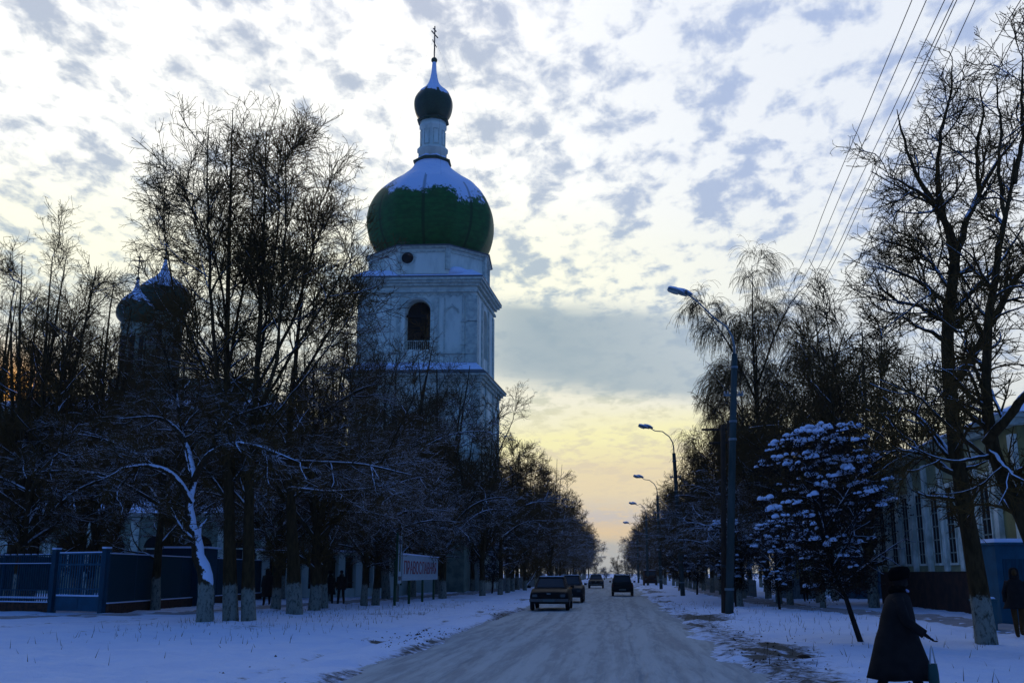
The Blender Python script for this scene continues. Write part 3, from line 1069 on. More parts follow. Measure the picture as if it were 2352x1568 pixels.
# ------------------------------------------------------------------ church with two domes (behind the trees, left)
ch = empty('church', (-46.5, 104, 0), math.radians(6), 'large pale church with two dark snow-capped onion domes rising behind the bare trees at left', 'church')
m = MB()
m.b2((-16, -8, 0), (13, 12, 17.5))
m.b2((-6, -3, 17.45), (9, 9, 21.5))
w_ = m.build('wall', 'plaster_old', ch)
for x in (-13, -9, -5, -1, 3, 7, 10.5):
    for z in (5.5, 11.5):
        m = MB()
        pts = [(x - .6, z - 1.6), (x + .6, z - 1.6)] + [(x + .6 * math.cos(a), z + .6 + .6 * math.sin(a)) for a in [math.pi * k / 8 for k in range(9)]]
        m.poly(pts, -8.04, -7.7)
        m.build('window', 'dark_void', ch)
m = MB()
m.b2((-16.6, -8.6, 17.503), (13.6, 12.6, 17.9))
A = [(-16.8, -8.8, 17.903), (13.8, -8.8, 17.903), (13.8, 12.8, 17.903), (-16.8, 12.8, 17.903)]
m.rings([A, [(x * .3 - 0.5, y * .1 + 1.5, 20.6) for x, y, z in A]], True, False)
m.build('roof', 'snow', ch)


def small_dome(parent, c, r, zb, zt, drum_r, name_seed, cross_h, crot):
    x, y = c
    m = MB()
    m.lathe([(drum_r, 18), (drum_r, zb - .5), (drum_r * 1.12, zb - .4), (drum_r * 1.12, zb)], 24, c)
    d = m.build('drum', 'plaster_old', parent)
    m = MB()
    for k in range(8):
        a = math.pi / 4 * k + .3
        m.box((x + drum_r * .99 * math.cos(a), y + drum_r * .99 * math.sin(a), zb - 3.2), (.12, .5, 3.6), rz=a)
    m.build('window', 'dark_void', d)
    h = zt - zb
    ctl = [(drum_r * .95, zb), (r * .93, zb + h * .13), (r, zb + h * .27), (r * .88, zb + h * .43), (r * .55, zb + h * .58), (r * .2, zb + h * .72), (r * .06, zb + h * .9), (r * .04, zt)]
    pr = curve(ctl, 42)
    o = onion([(a, b - zb) for a, b in pr], 8, .2).build('onion_dome', 'dark_dome', parent)
    o.location = (x, y, zb)
    pr2 = curve([(a, b - zb) for a, b in ctl], 84)
    s = snow_cap(pr2, h * .40, .05, name_seed, 8, .2, 'snow_cap', o, 0, h * .06, h * .05, bias_dir=-120)
    m = cross(MB(), 0, cross_h, crot, .12)
    m.ball((0, 0, 0), .22, 10, 6)
    k = m.build('cross', 'iron', parent)
    k.location = (x, y, zt)


M6 = Matrix.Rotation(-math.radians(6), 3, 'Z')


def loc_in(o, p):
    return M6 @ (Vector(p) - o.location)


pc = at(375, 672, 100)
q = loc_in(ch, pc)
zt = at(377, 607, 100).z
small_dome(ch, (q.x, q.y), 3.0, pc.z - 2.6, zt + .6, 2.2, 4, 2.0, 1.1)
pc = at(311, 712, 97)
q = loc_in(ch, pc)
small_dome(ch, (q.x, q.y), 1.9, pc.z - 1.5, at(312, 640, 97).z, 1.2, 6, 2.6, .25)

# long two-storey monastery building with arched windows behind the fence
mo = empty('monastery_building', (-40, 84, 0), math.radians(4), 'long low pale building with a row of arched windows behind the trees and blue fence', 'building')
m = MB()
m.b2((-26, 0, 0), (22, 9, 6.3))
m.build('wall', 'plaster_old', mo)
m = MB()
for k in range(13):
    x = -24.2 + k * 3.7
    m.b2((x + 1.5, -.16, 0), (x + 2.2, .1, 6.2))
m.b2((-26.1, -.25, 6.303), (22.1, 9.2, 6.6))
m.build('pilaster', 'plaster_trim', mo)
for k in range(13):
    x = -24.2 + k * 3.7
    m = MB()
    pts = [(x - 1.05, 2.2), (x + 1.05, 2.2)] + [(x + 1.05 * math.cos(a), 3.7 + 1.05 * math.sin(a)) for a in [math.pi * j / 10 for j in range(11)]]
    m.poly(pts, -.03, .2)
    w_ = m.build('window', 'dark_void', mo)
    m = MB()
    m.b2((x - 1.05, -.07, 3.6), (x + 1.05, -.032, 3.72))
    m.b2((x - .05, -.075, 2.2), (x + .05, -.034, 3.598))
    m.build('glazing_bar', 'plaster_trim', w_)
m = MB()
m.add([(-26.6, -.6, 6.603), (22.6, -.6, 6.603), (22.6, 9.6, 6.603), (-26.6, 9.6, 6.603), (-26.6, 4.5, 8.7), (22.6, 4.5, 8.7)], [(0, 1, 5, 4), (2, 3, 4, 5), (0, 4, 3), (1, 2, 5), (3, 2, 1, 0)])
m.build('roof', 'snow', mo)

# ------------------------------------------------------------------ blue fences at the left corner
FC = Vector((-21.1, 41.9, 0))
GL = Vector((-24.3, 43.4, 0))


def fence_run(name, a, b, label, group, style, h=2.5, plinth=.42, hb=None):
    a = Vector(a); b = Vector(b)
    L = (b - a).length
    rz = math.atan2(b.y - a.y, b.x - a.x)
    o = empty(name, a, rz, label, 'fence', group)
    if plinth:
        m = MB().b2((0, -.16, -.2), (L, .16, plinth))
        pl = m.build('brick_base', 'brick_dark', o)
        MB().b2((0, -.15, plinth + .002), (L, .15, plinth + .05)).build('snow_cap', 'snow', pl)
    n = max(1, round(L / 3.0))
    for i in range(n + 1):
        x = L * i / n
        MB().box((x, 0, h / 2 + .05), (.09, .09, h + .1)).build('post', 'blue_fence', o)
    m = MB()
    if style == 'mesh':
        m.b2((0, -.03, h - .06), (L, .03, h)).b2((0, -.03, h - .42), (L, .03, h - .38)).b2((0, -.03, .92), (L, .03, .97)).b2((0, -.03, plinth + .12), (L, .03, plinth + .17))
        k = int(L / .14)
        for i in range(k):
            x = L * (i + .5) / k
            m.b2((x - .022, -.015, plinth + .05), (x + .022, .015, h - .05))
        m.build('bars', 'blue_fence', o)
        m = MB().b2((0, .05, .95), (L, .07, h - .1))
        m.build('panel', 'blue_mesh', o)
        m = MB()
        for i in range(0, k, 1):
            x = L * (i + .5) / k
            if i % 3 != 2: m.b2((x - .04, -.05, h + .001), (x + .04, .05, h + .04))
            m.b2((x - .04, -.07, plinth + .172), (x + .04, -.02, plinth + .25))
        m.b2((0, -.06, h - .378), (L, .06, h - .35))
        m.build('snow_cap', 'snow', o)
    else:
        m.b2((0, -.03, plinth + .05), (L, .03, h))
        m.build('panel', 'blue_mesh', o)
        m = MB().b2((0, -.05, h + .002), (L, .05, h + .05))
        m.build('snow_cap', 'snow', o)
    return o


fence_run('blue_fence', (-36, 47.4, 0), GL, 'blue barred fence on a dark brick base, left of the blue gate', 'blue fences round the corner', 'mesh', h=2.45)
fence_run('blue_fence', FC, (-22.9, 66.0, 0), 'long solid dark blue fence running back from the gate behind the limed tree trunks', 'blue fences round the corner', 'solid', h=2.45)
g = empty('gate', GL, math.atan2(FC.y - GL.y, FC.x - GL.x), 'blue barred metal gate between two blue posts at the fence corner', 'gate')
L = (FC - GL).length
for x in (0.12, L - .12):
    p = MB().box((x, -.03, 1.33), (.26, .26, 2.66)).build('post', 'blue_fence', g)
    MB().box((x, -.03, 2.70), (.28, .28, .07)).build('snow_cap', 'snow', p)
m = MB()
m.b2((.3, -.03, 2.44), (L - .3, .03, 2.5)).b2((.3, -.03, 1.98), (L - .3, .03, 2.06)).b2((.3, -.03, .98), (L - .3, .03, 1.04)).b2((.3, -.03, .64), (L - .3, .03, .70))
m.b2((.3, -.03, .1), (.36, .03, 2.44)).b2((L - .36, -.03, .1), (L - .3, .03, 2.44)).b2((L / 2 - .04, -.035, .1), (L / 2 + .04, .035, 2.43))
m.build('frame', 'blue_light', g)
m = MB()
k = 17
for i in range(k):
    x = .36 + (L - .72) * (i + .5) / k
    m.b2((x - .03, -.02, .66), (x + .03, .02, 2.45))
m.build('bars', 'blue_light', g)
MB().b2((.36, -.02, .1), (L - .36, .02, .64)).build('panel', 'blue_light', g)
m = MB().b2((.36, -.05, .702), (L - .36, .05, .77)).b2((.36, -.05, 2.502), (L - .36, .05, 2.55))
m.build('snow_cap', 'snow', g)

# dark green hut and blue shed behind the fence
s1 = empty('shed', (-21.5, 53.5, 0), .1, 'small blue flat-roofed shed whose top shows over the corner of the blue fence', 'shed')
MB().b2((-2.1, -1, 0), (.2, 1.2, 2.92)).build('wall', 'blue_fence', s1)
MB().b2((-2.25, -1.15, 2.923), (.35, 1.35, 3.02)).build('roof', 'snow', s1)

# ------------------------------------------------------------------ white balustrade wall, gate pier, kiosk, sign
WA, WB = gp(600, 1376), gp(893, 1369)
rzw = math.atan2(WB.y - WA.y, WB.x - WA.x)
LW = (WB - WA).length
wl = empty('churchyard_wall', WA, rzw, 'pale openwork churchyard wall with white pillars and a snow-topped cornice behind the pedestrians', 'wall')
MB().b2((0, -.2, -.2), (LW, .2, .62)).build('plinth', 'plaster', wl)
npil = 7
for i in range(npil + 1):
    x = LW * i / npil
    MB().b2((x - .3, -.3, .1), (x + .3, .3, 2.95)).build('pillar', 'plaster', wl)
m = MB().b2((-.4, -.38, 2.953), (LW + .4, .38, 3.10))
cn = m.build('cornice', 'plaster_trim', wl)
m = MB().b2((-.38, -.40, 3.102), (LW + .38, .36, 3.24))
m.build('snow_cap', 'snow', cn)
for i in range(npil):
    x0, x1 = LW * i / npil + .3, LW * (i + 1) / npil - .3
    m = MB().b2((x0, -.04, 1.0), (x1, .04, 1.06)).b2((x0, -.04, 2.45), (x1, .04, 2.55)).b2((x0, -.03, 2.85), (x1, .03, 2.9))
    k = max(3, int((x1 - x0) / .28))
    for j in range(k):
        x = x0 + (x1 - x0) * (j + .5) / k
        m.b2((x - .02, -.02, .62), (x + .02, .02, 2.86))
    m.build('grille', 'dark_dome', wl)
    MB().b2((x0, .06, .64), (x1, .10, 2.84)).build('backing', 'dark_void', wl)

gpz = empty('gate_pier', gp(897, 1368) + Vector((.3, .6, 0)), rzw, 'tall pale gate pier with a thick pillow of snow on top beside the sign', 'gate pier')
MB().b2((-.65, -.65, -.1), (.65, .65, 4.0)).build('shaft', 'plaster', gpz)
cp_ = MB().b2((-.8, -.8, 4.003), (.8, .8, 4.2)).build('cap', 'plaster_trim', gpz)
MB().lathe([(.75, 4.2), (.85, 4.35), (.7, 4.6), (.3, 4.75), (.05, 4.78)], 12).build('snow_cap', 'snow', cp_)
k1 = empty('gatehouse', gp(1010, 1360), 0.06, 'low pale gatehouse wall with a blank dark doorway to the right of the sign board', 'gatehouse')
MB().b2((-4.2, 0, -.1), (-.35, 5, 5.0)).build('wall', 'plaster', k1)
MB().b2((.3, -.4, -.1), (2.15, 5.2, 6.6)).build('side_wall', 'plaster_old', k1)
MB().b2((-.35, .6, -.1), (.3, 4.5, 3.2)).build('door', 'dark_dome', k1)
MB().b2((-4.4, -.2, 5.003), (-.3, 5.2, 5.25)).build('roof', 'snow', k1)
MB().b2((.15, -.55, 6.603), (2.3, 5.35, 6.8)).build('roof', 'snow', k1)

# sign board: icon panel + long board with red letters
SA, SB = gp(908, 1393), gp(1003, 1377)
sb = empty('sign_board', SA, math.atan2(SB.y - SA.y, SB.x - SA.x), 'roadside church board on green posts with red lettering and a narrow icon panel', 'sign')
LS = (SB - SA).length


def zz(u, v, x):
    p = SA + (SB - SA) * (x / LS)
    return at(u, v, p.y).z


for x in (.08, LS * .30, LS * .62, LS * .93):
    MB().box((x, .06, 1.2), (.12, .12, 2.4)).build('post', 'post_green', sb)
z0s, z1s = 1.28, 2.62
MB().b2((1.2, -.04, z0s), (LS, .0, z1s)).build('board', 'sign_white', sb)
MB().b2((1.1, -.08, z1s + .002), (LS + .35, .06, z1s + .07)).build('snow_cap', 'snow', sb)
ic = MB().b2((-.06, -.08, 1.15), (1.08, -.02, 3.55)).build('icon_panel', 'sign_white', sb)
m = MB()
m.rings([[(.51 + w * math.cos(t), -.085 - .02 * math.sin(t), z) for t in [2 * math.pi * j / 8 for j in range(8)]] for w, z in ((.26, 1.75), (.24, 2.2), (.26, 2.5), (.12, 2.75))], True, False)
m.build('robed_figure', 'icon_robe', ic)
m = MB()
m.rings([[(.51 + .13 * math.cos(t), y, 2.87 + .15 * math.sin(t)) for t in [2 * math.pi * j / 12 for j in range(12)]] for y in (-.11, -.085)], True, False)
m.b2((.2, -.10, 3.12), (.46, -.085, 3.36)).b2((.56, -.10, 3.12), (.82, -.085, 3.36)).b2((.15, -.10, 1.3), (.85, -.085, 1.5))
m.build('icon_marks', 'sign_dark', ic)
MB().b2((-.16, -.10, 1.05), (-.061, .0, 3.7)).b2((1.081, -.10, 1.05), (1.14, .0, 3.6)).build('icon_frame', 'post_green', ic)


def text_mesh(txt, size, material, parent, loc, rot=(math.pi / 2, 0, 0), sx=1.0, name='lettering'):
    cu = bpy.data.curves.new('lettering', 'FONT')
    cu.body = txt
    cu.size = size
    cu.extrude = .006
    cu.offset = 0.006
    cu.align_x = 'CENTER'
    t = bpy.data.objects.new('lettering', cu)
    COL.objects.link(t)
    bpy.context.view_layer.update()
    me = bpy.data.meshes.new_from_object(t.evaluated_get(bpy.context.evaluated_depsgraph_get()))
    bpy.data.objects.remove(t)
    me.materials.clear()
    me.materials.append(MATS[material])
    o = bpy.data.objects.new(name, me)
    COL.objects.link(o)
    o.parent = parent
    o.location = loc
    o.rotation_euler = rot
    o.scale = (sx, 1, 1)
    return o


bpy.context.view_layer.update()
tx = text_mesh('ПРАВОСЛАВНАЯ', 1.0, 'sign_red', sb, (1.2 + (LS - 1.2) * .5, -.05, 1.62))
wdt = max(v.co.x for v in tx.data.vertices) - min(v.co.x for v in tx.data.vertices)
hgt = max(v.co.y for v in tx.data.vertices) - min(v.co.y for v in tx.data.vertices)
tx.scale = ((LS - 1.2) * .88 / wdt, .72 / hgt, 1)

# ------------------------------------------------------------------ right-hand buildings
BA, BB = Vector((14.75, 55.5, 0)), Vector((14.5, 38.6, 0))   # street wall runs towards the camera
hb = empty('yellow_building', (14.6, 38.6, 0), math.radians(90), 'ochre street building with white pilasters, tall narrow windows and dark brown plinth at right', 'building')
LB = 21.0     # local +x runs away from the camera, local -y faces the building's inside => wall face at y=0 towards street (+y)
H1 = 6.9
MB().b2((0, -11, 0), (LB, 0, H1)).build('wall', 'ochre', hb)
MB().b2((-.08, -11.1, -.1), (LB + .05, .10, 1.72)).build('plinth', 'brown_plinth', hb)
MB().b2((2.6, -.1, 1.73), (LB, .05, H1 - .02)).build('facade', 'facade_yellow', hb)
for x in (.1, 2.2, 4.4, 6.6, 8.8, 11.2, 13.6, 16.0, 18.4, 20.6):
    MB().b2((x, .0, 1.74), (x + .45, .20, H1 - .3)).build('pilaster', 'facade_plaster', hb)
for x in (3.2, 5.4, 7.6, 9.8, 12.2, 14.6, 17.0, 19.3):
    w_ = MB().b2((x, .04, 2.1), (x + .95, .09, 5.3)).build('window', 'dark_void', hb)
    MB().b2((x - .10, .05, 2.0), (x - .003, .13, 5.5)).b2((x + .953, .05, 2.0), (x + 1.05, .13, 5.5)).b2((x, .05, 5.303), (x + .95, .13, 5.5)).b2((x, .05, 2.0), (x + .95, .13, 2.097)).build('frame', 'facade_plaster', w_)
    m = MB()
    for z in (2.5, 3.1, 3.7, 4.3, 4.9):
        m.b2((x, .092, z), (x + .95, .13, z + .05))
    m.b2((x + .45, .0925, 2.1), (x + .50, .128, 5.3))
    m.build('grille', 'pale_wall', w_)
m = MB().b2((-.25, -11.2, H1 + .003), (LB + .2, .35, H1 + .25)).b2((-.45, -11.4, H1 + .253), (LB + .4, .55, H1 + .42))
m.build('cornice', 'plaster_trim', hb)
m = MB()
m.add([(-.6, .7, H1 + .425), (LB + .5, .7, H1 + .425), (LB + .5, -11.6, H1 + .425), (-.6, -11.6, H1 + .425), (3.5, -5.4, H1 + 3.0), (LB - 3.5, -5.4, H1 + 3.0)], [(0, 1, 5, 4), (2, 3, 4, 5), (0, 4, 3), (1, 2, 5), (3, 2, 1, 0)])
m.build('roof', 'snow', hb)

nb = empty('corner_house', (13.9, 33.2, 0), 0, 'nearest ochre house corner with a snowy roof slope at the right edge of the view', 'house')
MB().b2((3.0, 0, 0), (12, 6.2, 6.6)).build('wall', 'ochre', nb)
MB().b2((2.93, -.07, -.1), (12, 6.25, 1.6)).build('plinth', 'brown_plinth', nb)
MB().b2((2.7, -.3, 6.603), (12.2, 6.4, 6.9)).build('cornice', 'plaster_trim', nb)
m = MB()
m.add([(2.4, -.6, 6.903), (12.4, -.6, 6.903), (12.4, 6.6, 6.903), (2.4, 6.6, 6.903), (5.5, 3, 9.2), (12.4, 3, 9.2)], [(0, 1, 5, 4), (2, 3, 4, 5), (0, 4, 3), (1, 2, 5), (3, 2, 1, 0)])
m.build('roof', 'snow', nb)
for z in (2.2, ):
    for x in (4.5, 7.5):
        MB().b2((x, -.04, z), (x + 1.1, .1, z + 2.2)).build('window', 'dark_void', nb)

# bright-blue kiosk behind the man at the right edge
kp = gp(2325, 1440)
kb = empty('kiosk', (kp.x + .35, kp.y + .3, 0), .12, 'bright blue kiosk with snow on its flat top behind the man at the right edge', 'kiosk')
MB().b2((-.55, 0, 0), (.85, 1.2, 2.55)).build('body', 'blue_light', kb)
MB().b2((-.62, -.12, 2.553), (.92, 1.3, 2.62)).build('roof', 'blue_light', kb)
MB().b2((-.60, -.10, 2.622), (.90, 1.28, 2.74)).build('snow_cap', 'snow', kb)
MB().b2((-.35, -.03, 1.1), (.65, .05, 2.1)).build('hatch', 'blue_fence', kb)
# low blue bin beside the big limed trunk
bnp = gp(2300, 1452)
bn = empty('litter_bin', (bnp.x - .2, bnp.y + .6, 0), 0, 'squat blue-green bin behind the foot of the big limed trunk', 'bin')
MB().rings([[(r * math.cos(a), r * math.sin(a), z) for a in [math.pi / 8 + math.pi / 4 * j for j in range(8)]] for r, z in ((.30, 0), (.36, .85), (.40, .86), (.40, .92))], True, False).build('body', 'bag_blue', bn)
MB().lathe([(.34, .925), (.3, .97), (.1, 1.0)], 10).build('snow_cap', 'snow', bn)

# second house farther along with yellowish boards + blue fence
h2 = empty('board_hut', (12.2, 71.5, 0), 0.0, 'small hut with a yellowish slatted front between the dark trunks on the right verge', 'hut')
MB().b2((-1.0, 0, 0), (1.4, 2.4, 3.1)).build('wall', 'fence_grey', h2)
m = MB()
for k in range(7):
    m.b2((-.85 + k * .30, -.05, 1.3), (-.70 + k * .30, -.003, 2.9))
m.build('slats', 'ochre', h2)
MB().b2((-1.2, -.3, 3.103), (1.6, 2.6, 3.25)).build('roof', 'snow', h2)
h3 = empty('pale_house', (19.5, 84, 0), 0, 'pale house wall with snowy roof far behind the rowan tree', 'house')
MB().b2((-4.5, 0, 0), (9, 8, 5.6)).build('wall', 'facade_plaster', h3)
for x in (-3.5, -1.4, .8, 3.0, 5.4):
    MB().b2((x, -.04, 1.6), (x + .9, .1, 3.4)).build('window', 'dark_void', h3)
m = MB()
m.add([(-4.9, -.5, 5.603), (9.4, -.5, 5.603), (9.4, 8.5, 5.603), (-4.9, 8.5, 5.603), (-4.9, 4, 8), (9.4, 4, 8)], [(0, 1, 5, 4), (2, 3, 4, 5), (0, 4, 3), (1, 2, 5), (3, 2, 1, 0)])
m.build('roof', 'snow', h3)
bf = empty('blue_hoarding', (14.6, 70.5, 0), math.radians(-4), 'solid bright blue hoarding at the edge of the pavement beyond the rowan tree', 'hoarding')
MB().b2((-.6, 0, 0), (3.4, .08, 2.7)).build('panel', 'blue_light', bf)
for x in (-.62, 1.4, 3.4):
    MB().b2((x - .05, .083, 0), (x + .05, .2, 2.7)).build('post', 'blue_fence', bf)
MB().b2((-.65, -.05, 2.703), (3.45, .12, 2.76)).build('snow_cap', 'snow', bf)
# pale picket fences seen low between the trunks
for i, (a, b, lb) in enumerate([((9.6, 74, 0), (9.2, 120, 0), 'low pale picket fence along the right verge beyond the street lamps'),
                                ((-10.6, 96, 0), (-9.8, 150, 0), 'low pale picket fence under the trees on the far left verge')]):
    a, b = Vector(a), Vector(b)
    o = empty('picket_fence', a, math.atan2(b.y - a.y, b.x - a.x), lb, 'fence', 'picket fences')
    L = (b - a).length
    m = MB()
    for k in range(int(L / .3)):
        m.b2((k * .3, -.02, 0), (k * .3 + .16, .02, 1.15 + .05 * ((k * 7) % 3)))
    m.build('pickets', 'fence_grey', o)
    MB().b2((0, .022, .3), (L, .07, .4)).b2((0, .022, .85), (L, .07, .95)).build('rail', 'fence_grey', o)
# ------------------------------------------------------------------ street lamps
def street_lamp(loc, label, H=11.2, lean=0.0, arm=(2.55, 2.5), base_dark=True):
    o = empty('street_lamp', loc, 0, label, 'street lamp', 'street lamps along the right side of the road')
    tp = Vector((lean, 0, H))
    m = MB().tube([(0, 0, -.3), (lean * .5, 0, H * .5), tp], [.18, .155, .135], 10)
    pole = m.build('pole', 'concrete', o)
    for z in (1.0, H * .66, H * .73, H - .6):
        m = MB()
        c = lean * z / H
        r = .18 - .045 * z / H
        m.lathe([(r + .02, z - .05), (r + .025, z + .05)], 10, (c, 0))
        m.build('band', 'lamp_metal', o)
    m = MB()
    z = H - 1.85
    m.b2((lean * z / H - .42, -.05, z), (lean * z / H + .42, .05, z + .08))
    m.build('crossarm', 'lamp_metal', o)
    for s in (-.38, .38, -.24, .24):
        m = MB()
        m.lathe([(.03, z + .08), (.045, z + .13), (.03, z + .2), (.01, z + .22)], 6, (lean * z / H + s, 0))
        m.build('insulator', 'ceramic', o)
    ax, az = arm
    pts = [tp + Vector((0, 0, -.5)), tp + Vector((0, 0, .35)), tp + Vector((-.06, 0, .8)), tp + Vector((-.30, 0, 1.25)), tp + Vector((-.8, 0, 1.65)), tp + Vector((-ax * .75, 0, az * .86)), tp + Vector((-ax, 0, az))]
    m = MB().tube(pts, [.055, .05, .045, .042, .04, .036, .034], 8)
    m.build('arm', 'lamp_metal', o)
    # two cobra heads at the tip, snow on top of each
    for k, (dx, dy, dz, ry) in enumerate(((-.28, -.30, -.02, .34), (.12, .28, .05, .34))):
        c = tp + Vector((-ax - .15 + dx, dy, az + dz + .02))
        prof = [(-.36, .05), (-.28, .13), (-.05, .17), (.15, .15), (.32, .08), (.4, .04)]
        ca, sa = math.cos(ry), math.sin(ry)

        def ring(x, r, zo=0, fl=.62, half=None):
            out_ = []
            for j in range(12):
                a = 2 * math.pi * j / 12
                yy, z_ = r * math.cos(a), r * fl * math.sin(a) + zo
                if half == 'low': z_ = min(z_, zo)
                if half == 'up': z_ = max(z_, zo)
                out_.append(c + Vector((x * ca + z_ * sa, yy, -x * sa + z_ * ca)))
            return out_
        h = MB().rings([ring(x, r) for x, r in prof]).build('lamp_head', 'lamp_metal', o)
        MB().rings([ring(x, r * .85, -.045, .75) for x, r in prof[:4]]).build('glass', 'lamp_glass', h)
        MB().rings([ring(x, r * 1.03, .055, .75, 'up') for x, r in prof]).build('snow_cap', 'snow', h)
    # bolts the twin brackets together
    MB().box(tp + Vector((-ax + .05, 0, az)), (.1, .7, .06)).build('bracket', 'lamp_metal', o)
    return o


lamps = [((4.62, 44.6, 0), 'nearest and tallest concrete street lamp with two snow-capped heads', 11.0, .75, (2.05, 2.85)),
         ((4.85, 78.2, 0), 'second street lamp from the viewer, whose arm stands against the yellow sky', 10.5, -.30, (1.85, 2.0)),
         ((4.70, 112, 0), 'third street lamp, much smaller, above the road with a low pale sky behind', 9.8, -.1, (1.75, 2.0)),
         ((4.4, 148, 0), 'fourth street lamp, tiny, its head just clear of the treetops', 9.6, 0, (1.6, 1.7)),
         ((3.9, 186, 0), 'farthest street lamp, a speck near the end of the road', 8.8, 0, (1.7, 1.6))]
for l in lamps:
    street_lamp(*l[:2], H=l[2], lean=l[3], arm=l[4])
wp = empty('wooden_pole', (4.50, 45.1, 0), 0, 'dark wooden pole standing hard against the nearest lamp post, only half as high', 'pole')
MB().tube([(-.02, 0, -.2), (.28, 0, at(1668, 975, 45.1).z)], [.13, .10], 8).build('shaft', 'wood_old', wp)
MB().lathe([(.13, 1.9), (.15, 1.95), (.13, 2.0)], 10, (.04, 0)).build('band', 'iron', wp)
up = empty('utility_pole', (6.9, 62, 0), 0, 'utility pole half hidden among the birches that carries the overhead wires', 'pole')
MB().tube([(0, 0, -.2), (0, 0, 10.6)], [.15, .1], 8).build('shaft', 'wood_old', up)
m = MB().b2((-1.6, -.06, 10.0), (1.9, .06, 10.12)).b2((-1.2, -.061, 9.2), (1.6, .059, 9.32))
m.build('crossarm', 'wood_old', up)
WZ = 10.2
pairs = [((2095, 0), (1820, 650), 10.2), ((2128, 0), (1835, 660), 10.2), ((2170, 0), (1855, 660), 10.2), ((2190, 0), (1878, 655), 9.5), ((2198, 0), (1888, 655), 9.4), ((2240, 0), (1922, 690), 10.2),
         ((2345, 0), (2060, 455), 9.4), ((2352, 45), (2150, 420), 9.4)]
wlabels = ['leftmost overhead wire in the sky', 'second overhead wire from the left', 'third overhead wire from the left', 'fourth overhead wire, left of the close pair', 'fifth overhead wire, right of the close pair', 'sixth overhead wire from the left', 'seventh overhead wire, crossing the big tree crown', 'rightmost overhead wire, at the upper right corner']
for i, (a, b, z) in enumerate(pairs):
    A, B = gp(*a, z), gp(*b, z)
    d = (B - A).normalized()
    end = Vector((6.9 - 1.5 + i * .42, 61.9, 10.2 if z > 10 else 9.4))
    S = A - d * 30 + Vector((0, 0, .9))
    pts = [S, A - d * 8 + Vector((0, 0, .08)), A, A.lerp(B, .5) + Vector((0, 0, -.03)), B, B.lerp(end, .5) + Vector((0, 0, -.02)), end]
    # smooth through the points
    sm = []
    for k in range(len(pts) - 1):
        p0, p1, p2, p3 = pts[max(k - 1, 0)], pts[k], pts[k + 1], pts[min(k + 2, len(pts) - 1)]
        for t in (0, .25, .5, .75):
            sm.append(.5 * ((2 * p1) + (-p0 + p2) * t + (2 * p0 - 5 * p1 + 4 * p2 - p3) * t * t + (-p0 + 3 * p1 - 3 * p2 + p3) * t ** 3))
    sm.append(pts[-1])
    tag(MB().tube(sm, .0075, 4).build('overhead_wire', 'wire'), wlabels[i] + ' above the right verge', 'wire', 'overhead wires')

# ------------------------------------------------------------------ trees
RG = np.random.default_rng(11)


def norm(v):
    return v / np.maximum(np.linalg.norm(v, axis=-1, keepdims=True), 1e-9)


def spawn(P, R, n, t0, t1, L, ang, K, up=0.0, wob=0.15, rr=0.6, rtip=0.01, ltaper=0.5, flat=0.0, wt=None, uniform=False):
    """grow n children from parent curves P (N,K,3) with radii R (N,K)"""
    N, Kp = R.shape
    seg = np.linalg.norm(np.diff(P, axis=1), axis=2).sum(1)
    w = seg / seg.sum() if wt is None else wt / wt.sum()
    par = RG.choice(N, n, p=w) if not uniform else np.arange(n) % N
    t = t0 + (t1 - t0) * RG.random(n)
    f = t * (Kp - 1)
    i = np.minimum(f.astype(int), Kp - 2)
    fr = (f - i)[:, None]
    p = P[par, i] * (1 - fr) + P[par, i + 1] * fr
    r = R[par, i] * (1 - fr[:, 0]) + R[par, i + 1] * fr[:, 0]
    tan = norm(P[par, i + 1] - P[par, i])
    rv = RG.normal(size=(n, 3))
    if flat: rv[:, 2] *= (1 - flat)
    perp = norm(rv - tan * (rv * tan).sum(1, keepdims=True))
    a = np.radians(ang[0] + (ang[1] - ang[0]) * RG.random(n))[:, None]
    d = norm(tan * np.cos(a) + perp * np.sin(a))
    ln = (L[0] + (L[1] - L[0]) * RG.random(n)) * (1 - ltaper * t)
    ln = np.minimum(ln, seg[par] * 1.2 + .25)
    out_ = np.zeros((n, K, 3))
    out_[:, 0] = p
    st = (ln / (K - 1))[:, None]
    for k in range(1, K):
        out_[:, k] = out_[:, k - 1] + d * st
        d = d + RG.normal(size=(n, 3)) * wob
        d[:, 2] += up
        d = norm(d)
    r0 = np.maximum(r * rr, rtip)
    RR = r0[:, None] + (rtip - r0)[:, None] * np.linspace(0, 1, K)[None] ** .8
    return out_, RR


def tubes(P, R, S):
    N, K = R.shape
    T = np.empty_like(P)
    T[:, 1:-1] = P[:, 2:] - P[:, :-2] if K > 2 else 0
    T[:, 0] = P[:, 1] - P[:, 0]
    T[:, -1] = P[:, -1] - P[:, -2]
    T = norm(T)
    ref = np.where(np.abs(T[:, :1, 2:3]) > .9, np.array([1., 0, 0]), np.array([0, 0, 1.]))
    ref = np.broadcast_to(ref, T.shape)
    A = norm(np.cross(T, ref))
    B = np.cross(T, A)
    a = np.arange(S) * 2 * np.pi / S
    V = P[:, :, None] + (A[:, :, None] * np.cos(a)[None, None, :, None] + B[:, :, None] * np.sin(a)[None, None, :, None]) * R[:, :, None, None]
    idx = np.arange(N * K * S).reshape(N, K, S)
    F = np.stack([idx[:, :-1], np.roll(idx, -1, 2)[:, :-1], np.roll(idx, -1, 2)[:, 1:], idx[:, 1:]], -1).reshape(-1, 4)
    return V.reshape(-1, 3), F


def join(parts):
    Vs, Fs, o = [], [], 0
    for V, F in parts:
        Vs.append(V); Fs.append(F + o); o += len(V)
    return np.concatenate(Vs), np.concatenate(Fs)


